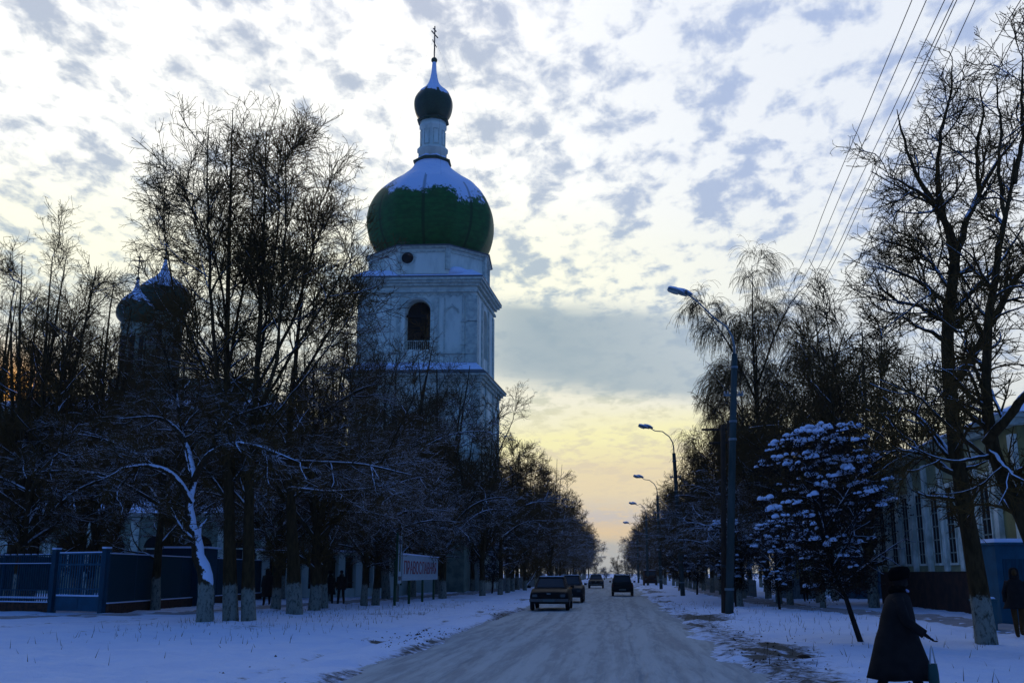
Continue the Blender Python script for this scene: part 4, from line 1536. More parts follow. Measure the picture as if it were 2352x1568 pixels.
def line(pts, radii, K=12):
    """one curve through hand-set points, resampled"""
    pts = np.array(pts, float); radii = np.array(radii, float)
    d = np.concatenate([[0], np.cumsum(np.linalg.norm(np.diff(pts, axis=0), axis=1))])
    t = np.linspace(0, d[-1], K)
    p = np.stack([np.interp(t, d, pts[:, c]) for c in range(3)], 1)
    for _ in range(2):
        p[1:-1] = p[1:-1] * .5 + (p[2:] + p[:-2]) * .25
    p[1:-1, :2] += RG.normal(size=(K - 2, 2)) * .02
    return p[None], np.interp(t, d, radii)[None]


def cat(cs):
    K = max(c[1].shape[1] for c in cs)
    res = []
    for P, R in cs:
        if P.shape[1] != K:
            ti = np.linspace(0, P.shape[1] - 1, K)
            P = np.stack([np.stack([np.interp(ti, np.arange(P.shape[1]), q[:, c]) for c in range(3)], 1) for q in P])
            R = np.stack([np.interp(ti, np.arange(R.shape[1]), q) for q in R])
        res.append((P, R))
    return np.concatenate([a for a, b in res]), np.concatenate([b for a, b in res])


TREES = {}


def make_tree(key, name, trunk_curves, levels, trunk_mat='trunk_limed', twig_mat='twig', trunk_levels=1, extra=None, S=(9, 6, 4, 3, 3)):
    """levels: dicts for spawn; first trunk_levels levels go in the trunk mesh, the rest in the crown"""
    cur = cat(trunk_curves)
    tr = [tubes(*cur, S[0])]
    cr = []
    allc = [cur]
    for i, lv in enumerate(levels):
        lv = dict(lv)
        src = lv.pop('src', i)
        P_, R_ = allc[src]
        nw = spawn(P_, R_, **lv)
        allc.append(nw)
        (tr if i < trunk_levels else cr).append(tubes(*nw, S[min(i + 1, len(S) - 1)]))
    root = empty(name, (0, 0, 0))
    tro = mesh_np('trunk', *join(tr), trunk_mat, root)
    cro = mesh_np('crown', *join(cr), twig_mat, root)
    TREES[key] = [root, False, allc]
    return root


ORD = 'first second third fourth fifth sixth seventh eighth ninth tenth eleventh twelfth thirteenth fourteenth fifteenth sixteenth seventeenth eighteenth nineteenth twentieth twenty-first twenty-second twenty-third twenty-fourth twenty-fifth twenty-sixth twenty-seventh twenty-eighth twenty-ninth thirtieth thirty-first thirty-second thirty-third thirty-fourth'.split()


def place(key, loc, s=1.0, rz=0.0, label=None, cat='tree', group=None, sz=None, tilt=(0, 0)):
    ent = TREES[key]
    if not ent[1]:
        o = ent[0]; ent[1] = True
    else:
        o = copy_tree(ent[0])
        for k in ('group', 'label', 'kind'):
            if k in o: del o[k]
    z = float(gheight(loc[0], loc[1])) - .03
    o.location = (loc[0], loc[1], z)
    o.rotation_euler = (tilt[0], tilt[1], rz)
    o.scale = (s, s, sz or s)
    tag(o, label, cat, group)
    return o


def stems(n, h0, H, spread, r, K=9, seed=0, lean=0.0, vase=.6):
    """several stems rising from a fork at h0"""
    out_ = []
    for k in range(n):
        a = 2 * math.pi * (k + RG.random() * .6) / n
        sp = spread * (.35 + .75 * RG.random())
        hh = H * (.78 + .22 * RG.random())
        pts = [(0, 0, h0 - .3), (math.cos(a) * sp * .25, math.sin(a) * sp * .25, h0 + (hh - h0) * .15),
               (math.cos(a) * sp * vase, math.sin(a) * sp * vase, h0 + (hh - h0) * .45), (math.cos(a) * sp * .95, math.sin(a) * sp * .95, hh)]
        out_.append(line(pts, [r, r * .8, r * .5, .02], K))
    return out_


def upright(key, H, h0, spread, r0, nst, ntw=1.0, mat_t='trunk_limed', twm='twig', low=True, name='lime_tree', tip=.009):
    tr = [line([(0, 0, -.2), (.05, 0, h0 * .5), (0, .05, h0)], [r0 * 1.15, r0 * .92, r0 * .85], 10)]
    tr += stems(nst, h0, H, spread, r0 * .62)
    tr += stems(max(2, nst // 2), h0 * .9, H * .72, spread * 1.5, r0 * .45)
    lv = [dict(n=int(46 * ntw), t0=.12, t1=1, L=(1.8, 3.8), ang=(28, 60), K=7, up=.05, wob=.15, rr=.55, rtip=.016, ltaper=.35),
          dict(n=int(520 * ntw), t0=.1, t1=1, L=(.8, 2.2), ang=(25, 60), K=5, up=.04, wob=.18, rr=.6, rtip=tip * 1.2),
          dict(n=int(2300 * ntw), t0=.1, t1=1, L=(.35, 1.2), ang=(25, 65), K=4, up=.05, wob=.2, rr=.7, rtip=tip),
          dict(n=int(4300 * ntw), t0=.05, t1=1, L=(.15, .55), ang=(25, 65), K=3, up=.03, wob=.2, rr=.8, rtip=tip * .8)]
    return make_tree(key, name, tr, lv, mat_t, twm)


def spreading(key, H, h0, spread, r0, ntw=1.0, mat_t='trunk_limed', twm='twig_snowy', name='apple_tree', tip=.011, droop=-.02):
    tr = [line([(0, 0, -.2), (.06, .02, h0 * .5), (0, .05, h0), (.15, 0, H * .8)], [r0 * 1.15, r0 * .92, r0 * .8, .03], 12)]
    for k in range(7):
        a = 2 * math.pi * k / 7 + RG.random() * .6
        z = h0 + (H - h0) * .45 * RG.random()
        l = spread * (.7 + .4 * RG.random())
        zz_ = z + (H - z) * (.15 + .5 * RG.random())
        tr.append(line([(0, 0, z), (math.cos(a) * l * .35, math.sin(a) * l * .35, z + (zz_ - z) * .75), (math.cos(a + .2) * l * .7, math.sin(a + .2) * l * .7, zz_), (math.cos(a + .1) * l, math.sin(a + .1) * l, zz_ - .2)], [r0 * .45, r0 * .3, r0 * .18, .02], 10))
    lv = [dict(n=int(50 * ntw), t0=.2, t1=1, L=(1.2, 3.2), ang=(30, 70), K=7, up=.03, wob=.2, rr=.55, rtip=.02, flat=.3),
          dict(n=int(420 * ntw), t0=.1, t1=1, L=(.7, 1.9), ang=(25, 70), K=5, up=droop, wob=.2, rr=.6, rtip=tip * 1.2, flat=.3),
          dict(n=int(2200 * ntw), t0=.1, t1=1, L=(.3, 1.0), ang=(25, 70), K=4, up=droop, wob=.22, rr=.7, rtip=tip),
          dict(n=int(3800 * ntw), t0=.05, t1=1, L=(.15, .45), ang=(25, 70), K=3, up=0, wob=.2, rr=.8, rtip=tip * .8)]
    return make_tree(key, name, tr, lv, mat_t, twm)


upright('L1', 18.5, 5.5, 2.6, .30, 5, 1.25)
upright('L2', 15.5, 4.0, 3.4, .28, 6, 1.15)
upright('L3', 12.5, 3.0, 3.0, .22, 5, .9, tip=.013)
upright('L4', 13.0, 3.2, 2.4, .20, 4, .8, tip=.013)
upright('P1', 17.0, 3.0, 1.7, .22, 5, .8, tip=.013, name='poplar')
spreading('S1', 8.5, 2.2, 5.0, .24, 1.0)
spreading('S2', 10.5, 2.8, 5.5, .22, 1.1)
spreading('S3', 6.5, 1.8, 3.8, .16, .8, tip=.012)


def birch(key, H, spread, seed):
    tr = [line([(0, 0, -.2), (.1, 0, H * .3), (-.1, .1, H * .65), (.1, 0, H)], [.22, .17, .09, .02], 14)]
    tr += [line([(0, 0, H * q), (math.cos(a) * spread * .3, math.sin(a) * spread * .3, H * (q + .16)), (math.cos(a) * spread * .6, math.sin(a) * spread * .6, H * (q + .28)), (math.cos(a) * spread * .85, math.sin(a) * spread * .85, H * min(.97, q + .32))], [.08, .06, .035, .015], 9)
           for q, a in [(.22, 1), (.28, 3.6), (.34, 5.4), (.40, 2.1), (.46, .2), (.50, 4.2), (.56, 2.8), (.62, 5.9), (.2, 4.9)]]
    lv = [dict(n=70, t0=.2, t1=1, L=(1.5, 3.4), ang=(25, 55), K=7, up=-.02, wob=.14, rr=.5, rtip=.014),
          dict(n=520, t0=.15, t1=1, L=(.9, 2.0), ang=(30, 70), K=6, up=-.22, wob=.12, rr=.6, rtip=.011),
          dict(n=4600, t0=.2, t1=1, L=(1.0, 3.0), ang=(20, 60), K=6, up=-.55, wob=.06, rr=.7, rtip=.0095, ltaper=.3),
          dict(n=4200, t0=.1, t1=.9, L=(.5, 1.4), ang=(15, 40), K=4, up=-.6, wob=.05, rr=.8, rtip=.009)]
    return make_tree(key, 'birch', tr, lv, 'trunk_limed', 'twig')


birch('B1', 22.5, 4.6, 1)
birch('B2', 18.5, 4.2, 2)
TW_ = 'lime trees in the churchyard'
# the big clump at the left: hand-placed trunks
pA, pB, pC, pD, pE = gp(466, 1428), gp(530, 1425), gp(572, 1425), gp(677, 1412), gp(720, 1402)

# leaning, snow-plastered trunk
RG = np.random.default_rng(21)
ya = pA.y
pt = lambda u, v, y=ya: at(u, v, y) - Vector((pA.x, pA.y, 0))
lt = [line([pt(468, 1440), pt(478, 1330), pt(455, 1270), pt(436, 1190), pt(432, 1140), pt(448, 1095)], [.31, .27, .22, .18, .14, .10], 16),
      line([pt(440, 1150), pt(400, 1080, ya - 1), pt(330, 1060, ya - 2), pt(250, 1080, ya - 2.5)], [.13, .10, .07, .02], 10),
      line([pt(446, 1100), pt(480, 1030, ya - 1), pt(560, 1010, ya - 2), pt(640, 1040, ya - 2.5), pt(690, 1060, ya - 3)], [.12, .10, .08, .06, .02], 12),
      line([pt(446, 1100), pt(430, 1010, ya + 1), pt(380, 950, ya + 1), pt(270, 960, ya)], [.12, .09, .06, .02], 12),
      line([pt(448, 1095), pt(520, 960, ya), pt(625, 925, ya - 1.5)], [.085, .07, .03], 12),
      line([pt(446, 1100), pt(420, 1010, ya + 1.5), pt(400, 860, ya + 2), pt(360, 760, ya + 2)], [.09, .07, .05, .02], 12)]
make_tree('lean', 'lime_tree', lt, [dict(n=40, t0=.3, t1=1, L=(.8, 2.4), ang=(30, 65), K=7, up=.03, wob=.2, rr=.55, rtip=.018, flat=.2),
                                    dict(n=260, t0=.1, t1=1, L=(.5, 1.6), ang=(25, 65), K=5, up=.0, wob=.2, rr=.6, rtip=.012),
                                    dict(n=1500, t0=.1, t1=1, L=(.3, 1.0), ang=(25, 65), K=4, up=.0, wob=.2, rr=.7, rtip=.010),
                                    dict(n=2500, t0=.05, t1=1, L=(.15, .5), ang=(25, 65), K=3, up=0, wob=.2, rr=.8, rtip=.008)], 'trunk_limed_snowy', 'twig_snowy')
place('lean', (pA.x, pA.y), label='leaning tree with snow plastered up its trunk and a lime-washed foot', group='whitewashed trees on the left verge')

# two tall upright limes whose crown stands highest against the sky
RG = np.random.default_rng(31)


def hero(key, base, trunk, limbs, lv_scale, fol='twig', mat_t='trunk_limed', rnge=None):
    b0 = Vector((base.x, base.y, 0))
    cs = []
    for pts, rad in [trunk] + limbs:
        rad = [r if (i == 0 and cs == []) else max(.016, r * (.85 if (cs == [] and i == 1) else .74 if cs == [] and i == 2 else .58)) for i, r in enumerate(rad)]
        cs.append(line([tuple(at(p[0], p[1], base.y + (p[2] if len(p) > 2 else 0)) - b0) for p in pts], rad, 16))
    lv = [dict(n=int(60 * lv_scale), t0=.22, t1=.95, L=(1.4, 3.8), ang=(25, 55), K=7, up=.08, wob=.13, rr=.5, rtip=.016),
          dict(n=int(620 * lv_scale), t0=.15, t1=1, L=(.8, 2.3), ang=(25, 60), K=5, up=.05, wob=.18, rr=.6, rtip=.010),
          dict(n=int(2300 * lv_scale), t0=.1, t1=1, L=(.45, 1.4), ang=(25, 65), K=4, up=.04, wob=.2, rr=.7, rtip=.0085),
          dict(n=int(5200 * lv_scale), t0=.05, t1=1, L=(.15, .5), ang=(25, 65), K=3, up=.02, wob=.2, rr=.8, rtip=.007)]
    return make_tree(key, 'lime_tree', cs, lv, mat_t, fol)


hero('hB', pB, ([(530, 1435), (528, 1250), (522, 1050), (520, 850), (525, 600), (532, 420), (535, 250)], [.30, .26, .23, .19, .13, .08, .02]),
     [([(524, 1000), (490, 800, -1), (482, 600, -1), (475, 400, -1), (480, 290, -1)], [.14, .12, .09, .05, .015]),
      ([(522, 980), (460, 820, 1), (400, 680, 1.5), (375, 520, 1.5), (378, 430, 1.5)], [.12, .10, .07, .04, .015]),
      ([(524, 850), (560, 650, 1), (585, 480, 1), (575, 330, 1)], [.11, .09, .05, .015]),
      ([(524, 760), (500, 600, .5), (440, 480, .5), (410, 380, .5)], [.09, .07, .04, .015])], 1.7)
place('hB', (pB.x, pB.y), label='tall lime whose slim top reaches highest, second whitewashed trunk from the left', group='whitewashed trees on the left verge')
RG = np.random.default_rng(41)
hero('hC', pC, ([(572, 1435), (570, 1250), (576, 1050), (590, 850), (602, 650), (608, 450), (612, 300)], [.28, .24, .21, .18, .12, .07, .02]),
     [([(580, 1000), (640, 820, -1), (650, 620, -1), (660, 400, -1), (655, 330, -1)], [.14, .12, .09, .05, .015]),
      ([(585, 900), (680, 720, 1), (720, 560, 1.5), (745, 420, 1.5)], [.12, .10, .06, .015]),
      ([(590, 860), (625, 650, 1), (645, 480, 1), (635, 320, 1)], [.10, .08, .05, .015]),
      ([(580, 960), (700, 760, -.5), (780, 640, -.5), (815, 540, -.5)], [.11, .09, .05, .015]),
      ([(578, 1010), (690, 880, 1), (780, 760, 1.5), (830, 690, 1.5)], [.10, .08, .04, .015])], 1.8)
place('hC', (pC.x, pC.y), label='tall wide-topped lime, third whitewashed trunk from the fence corner', group='whitewashed trees on the left verge')
RG = np.random.default_rng(51)
hero('hD', pD, ([(677, 1422), (675, 1300), (668, 1150), (660, 1000), (680, 800), (700, 640), (710, 480)], [.36, .31, .27, .22, .15, .09, .02]),
     [([(668, 1100), (740, 950, -2), (830, 890, -3), (870, 880, -3.5)], [.17, .14, .09, .03]),
      ([(666, 1050), (600, 1050, -2), (700, 1060, -4), (840, 1065, -5), (945, 1090, -5.5)], [.17, .15, .12, .09, .03]),
      ([(662, 1000), (560, 880, -1), (470, 850, -2), (380, 840, -2)], [.13, .10, .06, .02]),
      ([(670, 900), (760, 760, 0), (800, 640, 0), (812, 560, 0)], [.12, .09, .05, .015]),
      ([(668, 1120), (760, 1130, -2), (870, 1120, -3), (915, 1105, -3)], [.14, .11, .08, .03]),
      ([(664, 1060), (560, 1000, -2), (430, 990, -3), (330, 985, -3)], [.15, .12, .09, .03])], 1.25, 'twig_snowy')
place('hD', (pD.x, pD.y), label='thick low-branching lime with snowy boughs, left of the walking pair', group='whitewashed trees on the left verge')

# remaining whitewashed trunks of that row
gl = 'whitewashed trees on the left verge'
for key, (u, v), s, rz, lb in [
    ('S1', (632, 1400), .95, .4, 'crooked tree with a thin pale limed stem just right of the lone walker'),
    ('L2', (722, 1402), .92, 1.1, 'limed tree directly left of the walking pair'),
    ('S2', (745, 1398), .85, 2.6, 'low spreading tree with snowy boughs half behind the walking pair'),
    ('S2', (836, 1392), .80, 4.4, 'forked slim tree with limed foot right of the walking pair'),
    ('S1', (862, 1390), .85, 5.2, 'second forked tree right of the walking pair, nearest the sign board')]:
    p = gp(u, v)
    place(key, (p.x, p.y), s, rz, lb, group=gl)
# left edge and churchyard trees
for key, x, y, s, rz, lb in [
    ('L1', -26.8, 45.8, .94, .3, 'dark tree behind the blue gate'),
    ('L1', -28.6, 47.5, 1.0, 2.3, 'tree at the left edge whose boughs hide the glow of the sunset'),
    ('L1', -33.5, 52.0, .98, 1.3, 'tall tree behind the barred fence at the far left'),
    ('L4', -26.5, 51.0, 1.05, 4.1, 'slim tree rising behind the blue gate posts'),
    ('L2', -30.5, 57.0, 1.25, 5.0, 'churchyard tree in front of the left part of the monastery building'),
    ('L1', -37.0, 61.0, .85, 3.1, 'churchyard tree at the far left before the arched windows'),
    ('L3', -24.8, 57.5, 1.15, .9, 'churchyard tree just behind the long solid blue fence'),
    ('S2', -21.0, 46.5, 1.0, 1.9, 'low spreading tree close behind the lone walker'),
    ('S1', -26.4, 44.4, 1.1, 3.3, 'low tree whose drooping snowy bough hangs over the blue gate'),
    ('L2', -29.2, 66.0, 1.28, 2.9, 'churchyard tree below the two small church domes'),
    ('L2', -34.5, 69.0, 1.15, .2, 'churchyard tree left of the two small church domes'),
    ('L2', -21.5, 66.0, 1.05, 4.7, 'churchyard tree left of the bell tower'),
    ('L1', -20.4, 74.0, .95, 3.9, 'tall churchyard tree close to the left flank of the bell tower'),
    ('L2', -42.0, 72.0, 1.0, 1.0, 'churchyard tree farthest to the left, by the monastery wall'),
    ('S2', -17.0, 61.0, 1.2, .6, 'spreading snowy tree before the white wall'),
    ('S2', -14.6, 66.0, 1.25, 2.2, 'spreading tree in front of the foot of the bell tower'),
    ('L2', -17.4, 78.0, 1.34, 5.5, 'tree with brushy twigs covering the lower tier of the bell tower, left one'),
    ('L2', -14.0, 82.0, 1.32, 1.5, 'tree with brushy twigs covering the lower tier of the bell tower, right one'),
    ('L4', -14.2, 73.0, 1.05, 2.7, 'slim tree between the sign board and the bell tower'),
    ('S1', -11.6, 70.0, 1.1, 3.6, 'low snowy tree right behind the sign board'),
    ('L2', -22.0, 82.0, 1.36, .1, 'tree behind the white wall, left of the tower foot'),
    ('L1', -30.0, 79.0, .95, 4.4, 'tall tree in the middle of the churchyard'),
    ('S3', -13.0, 61.5, 1.0, .9, 'small shrubby tree beside the sign board')]:
    place(key, (x, y), s, rz, lb, group=TW_)
# the avenue running to the end of the street, left side
RG = np.random.default_rng(61)
gi = 'avenue trees on the left side of the street'
rr_ = random.Random(3)
y = 76.0
i = 0
while y < 330:
    key = ['L3', 'S2', 'L4', 'L3', 'S1'][i % 5]
    s = .97 + .16 * rr_.random()
    if key[0] == 'S': s *= .95
    x = -9.2 - rr_.random() * .9 + (0.9 if y > 150 else 0)
    place(key, (x, y), s, rr_.random() * 6.28, ORD[i] + ' bare tree of the left avenue row, counting from the bell tower', group=gi)
    if i % 2 == 0: place(['L4', 'L3', 'L2'][i % 3], (x - 4.5 - rr_.random() * 2, y + 2), s * 1.02, rr_.random() * 6.28, 'bare tree standing behind the left avenue row, ' + ORD[i // 2] + ' from its near end', group=gi + ', second row')
    y += 6.5 + y * .012
    i += 1
place('P1', (-7.6, 122), .95, .5, 'upright poplar-like tree standing clear above the left avenue', group=None)
place('P1', (-9.0, 104), .86, 2.5, 'slender poplar-like tree above the left avenue, just right of the bell tower', group=None)
# right side avenue
y = 70.0
i = 0
gi = 'avenue trees on the right side of the street'
while y < 330:
    key = ['L3', 'S2', 'L4', 'S1', 'L3'][i % 5]
    s = .86 + .16 * rr_.random()
    x = 7.6 + rr_.random() * .9 - (1.2 if y > 150 else 0)
    place(key, (x, y), s, rr_.random() * 6.28, ORD[i] + ' bare tree of the right avenue row, counting away from the birches', group=gi)
    if i % 2: place(['L3', 'L4'][i % 2], (x + 5, y + 3), s * 1.1, rr_.random() * 6.28, 'bare tree standing behind the right avenue row, ' + ORD[i // 2] + ' from its near end', group=gi + ', second row')
    y += 6.5 + y * .012
    i += 1
# trees closing the end of the street
for k in range(16):
    fo = place(['L3', 'S2', 'L4'][k % 3], (-27 + k * 3.4, 330 + (k % 4) * 7), .62 + .1 * rr_.random(), k * 1.3, 'faint tree closing the far end of the street, ' + ORD[k] + ' from the left', group='trees at the end of the street')
    fo.location.z -= 2.6

# gardens behind the right avenue
for k in range(14):
    place(['L3', 'S2', 'S1', 'L4'][k % 4], (13.5 + (k % 3) * 3.2 + rr_.random() * 2, 88 + k * 9.5), .95 + .2 * rr_.random(), k * 2.1, 'garden tree behind the right avenue and picket fence, ' + ORD[k] + ' from the near end', group='garden trees behind the right avenue')
for k in range(9):
    place(['S1', 'S3', 'S2'][k % 3], (-13.5 - (k % 3) * 2.4, 98 + k * 13), .95 + .2 * rr_.random(), k * 1.7, 'low garden tree behind the left avenue, ' + ORD[k] + ' from the near end', group='garden trees behind the left avenue')

# birches and neighbours on the right
p = gp(1765, 1375)
place('B1', (p.x, p.y), 1.02, .4, 'tallest weeping birch, its fine twigs hanging behind the nearest lamp post', cat='birch', group='weeping birches')
place('B2', (13.4, 66.5), 1.0, 2.2, 'weeping birch right of the tallest one, behind the snowy rowan', cat='birch', group='weeping birches')
place('B2', (9.7, 78), .95, 4.2, 'weeping birch farther back, left of the tallest one', cat='birch', group='weeping birches')
place('L4', (12.6, 53.5), 1.22, 1.2, 'fan-shaped bare tree right of the birches against the blue sky', group='trees on the right verge')
for key, (u, v), s, rz, lb in [
    ('L3', (1890, 1398), .62, .5, 'snow-streaked limed trunk leaning by the bright blue hoarding'),
    ('L3', (1815, 1390), .80, 1.5, 'whitewashed tree beside the two dark figures on the right'),
    ('L4', (1790, 1386), .85, 4.5, 'thick dark trunk next to the slatted hut'),
    ('S1', (1700, 1392), .72, 3.5, 'low tree just behind the nearest lamp post')]:
    p = gp(u, v)
    place(key, (p.x, p.y), s, rz, lb, group='trees on the right verge', cat='tree')
for x, y, key, s, rz, lb in [(6.6, 60, 'S3', 1.1, .5, 'shrubby tree left of the nearest lamp post'), (6.9, 66, 'S1', .95, 2.5, 'tree with withered leaf tufts against the yellow sky'),
                             (14.0, 60, 'L3', .95, .9, 'bare tree before the pale house'), (17.5, 62, 'L2', .9, .2, 'bare tree behind the ochre building roof'),
                             (11.4, 61, 'S2', .9, 3.3, 'spreading tree behind the snowy rowan')]:
    place(key, (x, y), s, rz, lb, group='trees on the right verge')

# big tree at the right with two great limbs
RG = np.random.default_rng(71)
bR = gp(2268, 1478)


def heroR(key, base, specs, lvls, mat_t, fol):
    b0 = Vector((base.x, base.y, 0))
    cs = []
    for pts, rad in specs:
        cs.append(line([tuple(at(p[0], p[1], base.y + (p[2] if len(p) > 2 else 0)) - b0) for p in pts], rad, 16))
    return make_tree(key, 'maple_tree', cs, lvls, mat_t, fol)


lvR = [dict(n=130, t0=.25, t1=.97, L=(.9, 2.3), ang=(35, 70), K=7, up=.04, wob=.20, rr=.5, rtip=.013),
       dict(n=900, t0=.1, t1=1, L=(.5, 1.5), ang=(30, 70), K=5, up=.04, wob=.22, rr=.6, rtip=.009),
       dict(n=4200, t0=.15, t1=1, L=(.25, .75), ang=(30, 70), K=4, up=.05, wob=.22, rr=.7, rtip=.0065),
       dict(n=6500, t0=.1, t1=1, L=(.10, .35), ang=(30, 70), K=3, up=.05, wob=.2, rr=.8, rtip=.005)]
heroR('R1', bR, [([(2268, 1488), (2255, 1380), (2228, 1240), (2205, 1100), (2185, 960), (2176, 820), (2180, 700), (2190, 600), (2196, 560)], [.27, .235, .21, .19, .175, .165, .14, .13, .12]),
                 ([(2196, 580), (2170, 500), (2130, 440, -.5), (2090, 380, -.8), (2075, 300, -1), (2060, 250, -1)], [.10, .085, .065, .045, .03, .01]),
                 ([(2194, 600), (2215, 520), (2250, 440, .4), (2285, 380, .6), (2320, 330, .6), (2360, 280, .8)], [.10, .085, .07, .05, .03, .01]),
                 ([(2192, 620), (2175, 520, .5), (2150, 420, .7), (2160, 300, .8), (2190, 200, 1), (2185, 150, 1)], [.09, .08, .06, .045, .03, .01]),
                 ([(2250, 450), (2240, 350, .3), (2260, 260, .3), (2250, 190, .3)], [.06, .045, .03, .01]),
                 ([(2180, 700), (2120, 650, -1), (2060, 620, -1.4), (2000, 600, -1.6)], [.07, .05, .03, .01]),
                 ([(2178, 740), (2110, 700, .5), (2050, 690, .6), (2010, 640, .6)], [.07, .05, .03, .01]),
                 ([(2180, 660), (2130, 590, .9), (2070, 560, 1), (2010, 545, 1)], [.06, .045, .03, .01]),
                 ([(2200, 870), (2250, 790, -.6), (2300, 700, -1), (2340, 620, -1.2), (2400, 560, -1.4)], [.11, .10, .085, .07, .04]),
                 ([(2185, 720), (2240, 660, .6), (2300, 600, 1), (2350, 520, 1.2)], [.08, .06, .045, .02]),
                 ([(2195, 560), (2150, 470, -1), (2100, 430, -1.3), (2030, 400, -1.6)], [.08, .06, .04, .01]),
                 ([(2210, 1080), (2120, 960, 1), (2070, 930, 2), (1990, 1040, 2)], [.07, .05, .035, .015]),
                 ([(2208, 1100), (2130, 1040, .5), (2050, 1030, 1), (1980, 1080, 1)], [.07, .05, .03, .015])], lvR, 'trunk_limed', 'twig')
place('R1', (bR.x, bR.y), label='big bare maple with a tall dark trunk and limed foot, nearest tree on the right', group='big maples at the right edge')
RG = np.random.default_rng(81)
b2 = gp(2420, 1510)
heroR('R2', b2, [([(2425, 1520), (2400, 1300), (2360, 1190), (2310, 1120), (2270, 1040), (2262, 1000), (2262, 860), (2272, 720), (2290, 600), (2310, 480), (2330, 360)], [.25, .21, .18, .15, .15, .13, .10, .09, .07, .05, .02]),
                 ([(2265, 1015), (2310, 960, -.4), (2360, 900, -.8), (2420, 850, -1)], [.11, .10, .08, .05]),
                 ([(2310, 500), (2290, 400), (2300, 300), (2290, 180)], [.05, .04, .03, .01]),
                 ([(2330, 420), (2350, 300), (2345, 200), (2352, 100)], [.06, .045, .03, .01]),
                 ([(2262, 900), (2230, 820, -.5), (2235, 760, -.5)], [.05, .03, .01]),
                 ([(2268, 1050), (2180, 980, -1), (2100, 900, -1.5), (2020, 870, -1.5)], [.05, .035, .02, .01]),
                 ([(2268, 1045), (2190, 1060, -1), (2120, 1040, -1), (2060, 1000, -1)], [.05, .035, .02, .01]),
                 ([(2272, 1030), (2340, 1100, -1), (2400, 1120, -1)], [.05, .03, .01])], [dict(l, n=int(l['n'] * .5)) for l in lvR], 'trunk_limed', 'twig')
place('R2', (b2.x, b2.y), label='second bare maple at the right edge with a knotted bend and a snowy fork', group='big maples at the right edge')


# rowans thick with berry and leaf clusters, each clump under its own pillow of snow
def rowan(key, H, W_, base_h, lean, n, seed):
    rng = np.random.default_rng(seed)
    root = empty('rowan_tree', (0, 0, 0))
    global RG
    RG = rng
    tr = [line([(0, 0, -.2), (-.08 + lean, 0, base_h * .6), (-.25 + lean * 2, 0, base_h), (-.3 + lean * 3, 0, H * .7)], [.075, .06, .05, .03], 10)]
    for k in range(9):
        a = k * 2.4
        tr.append(line([(-.2 + lean * 2, 0, base_h * .8 + .18 * k), (math.cos(a) * W_ * .5, math.sin(a) * W_ * .5, base_h + .3 + .25 * k), (math.cos(a) * W_ * .9, math.sin(a) * W_ * .9, base_h + .6 + H * .055 * k)], [.035, .025, .01], 8))
    c = cat(tr)
    br = spawn(*c, n=160, t0=.3, t1=1, L=(.4, 1.0), ang=(25, 70), K=5, up=.0, wob=.2, rr=.5, rtip=.008)
    mesh_np('trunk', *join([tubes(*c, 7), tubes(*br, 4)]), 'bark', root)
    # cluster centres: rounded pyramid with an uneven outline
    cs = []
    while len(cs) < n:
        t = rng.random()
        z = base_h * .75 + (H - base_h * .75) * t
        wmax = W_ * (.42 + .62 * min(1, t * 2.2)) * (1 if t < .8 else math.sqrt(max(.05, 1 - ((t - .8) / .23) ** 2)))
        a = rng.random() * 2 * math.pi
        r = wmax * rng.random() ** .42
        r *= .85 + .22 * math.sin(3 * a + 9 * t + seed)
        cs.append((r * math.cos(a) + lean * 2, r * math.sin(a), z))
    cs = np.array(cs)
    # leaf-sized faces hanging round each centre
    m_ = 46
    q = np.repeat(cs, m_, 0)
    off = rng.normal(size=q.shape) * np.array([.13, .13, .10])
    off[:, 2] -= .06
    c0_ = q + off
    d1 = norm(rng.normal(size=q.shape)) * rng.uniform(.025, .055, (len(q), 1))
    d2 = np.cross(norm(rng.normal(size=q.shape)), norm(d1)) * rng.uniform(.012, .026, (len(q), 1))
    V = np.stack([c0_ - d1, c0_ + d2, c0_ + d1, c0_ - d2], 1).reshape(-1, 3)
    mesh_np('foliage', V, np.arange(len(V)).reshape(-1, 4), 'berry', root, smooth=False)
    # snow pillows
    Vs, Fs, o_ = [], [], 0
    N_, M_ = 9, 4
    for k, c_ in enumerate(cs):
        up_ = (c_[2] - base_h * .75) / (H - base_h * .75)
        if rng.random() > .05 + .50 * up_: continue
        cc0 = c_ + np.array([rng.normal() * .06, rng.normal() * .06, .05])
        big_ = rng.uniform(.7, 1.5)
        for b in range(rng.integers(3, 7)):
            r = rng.uniform(.03, .07) * big_
            cc = cc0 + np.array([rng.normal() * .07, rng.normal() * .07, rng.normal() * .012]) * big_
            ex = rng.uniform(.8, 1.35); ea = rng.random() * 3.14
            vs = []
            for i_ in range(M_ + 1):
                e = math.pi / 2 * (i_ / M_) * 1.25 - .35
                for j in range(N_):
                    a = 2 * math.pi * j / N_
                    w = 1 + .22 * math.sin(3 * a + k)
                    x_, y_ = r * math.cos(e) * math.cos(a) * w * ex, r * math.cos(e) * math.sin(a) * w
                    vs.append((cc[0] + x_ * math.cos(ea) - y_ * math.sin(ea), cc[1] + x_ * math.sin(ea) + y_ * math.cos(ea), cc[2] + r * .78 * math.sin(e) * w))
            vs = np.array(vs)
            ii = np.arange(len(vs)).reshape(M_ + 1, N_)
            f = np.stack([ii[:-1], np.roll(ii, -1, 1)[:-1], np.roll(ii, -1, 1)[1:], ii[1:]], -1).reshape(-1, 4)
            Vs.append(vs); Fs.append(f + o_); o_ += len(vs)
    mesh_np('snow_load', np.concatenate(Vs), np.concatenate(Fs), 'snow', root)
    TREES[key] = [root, False, None]


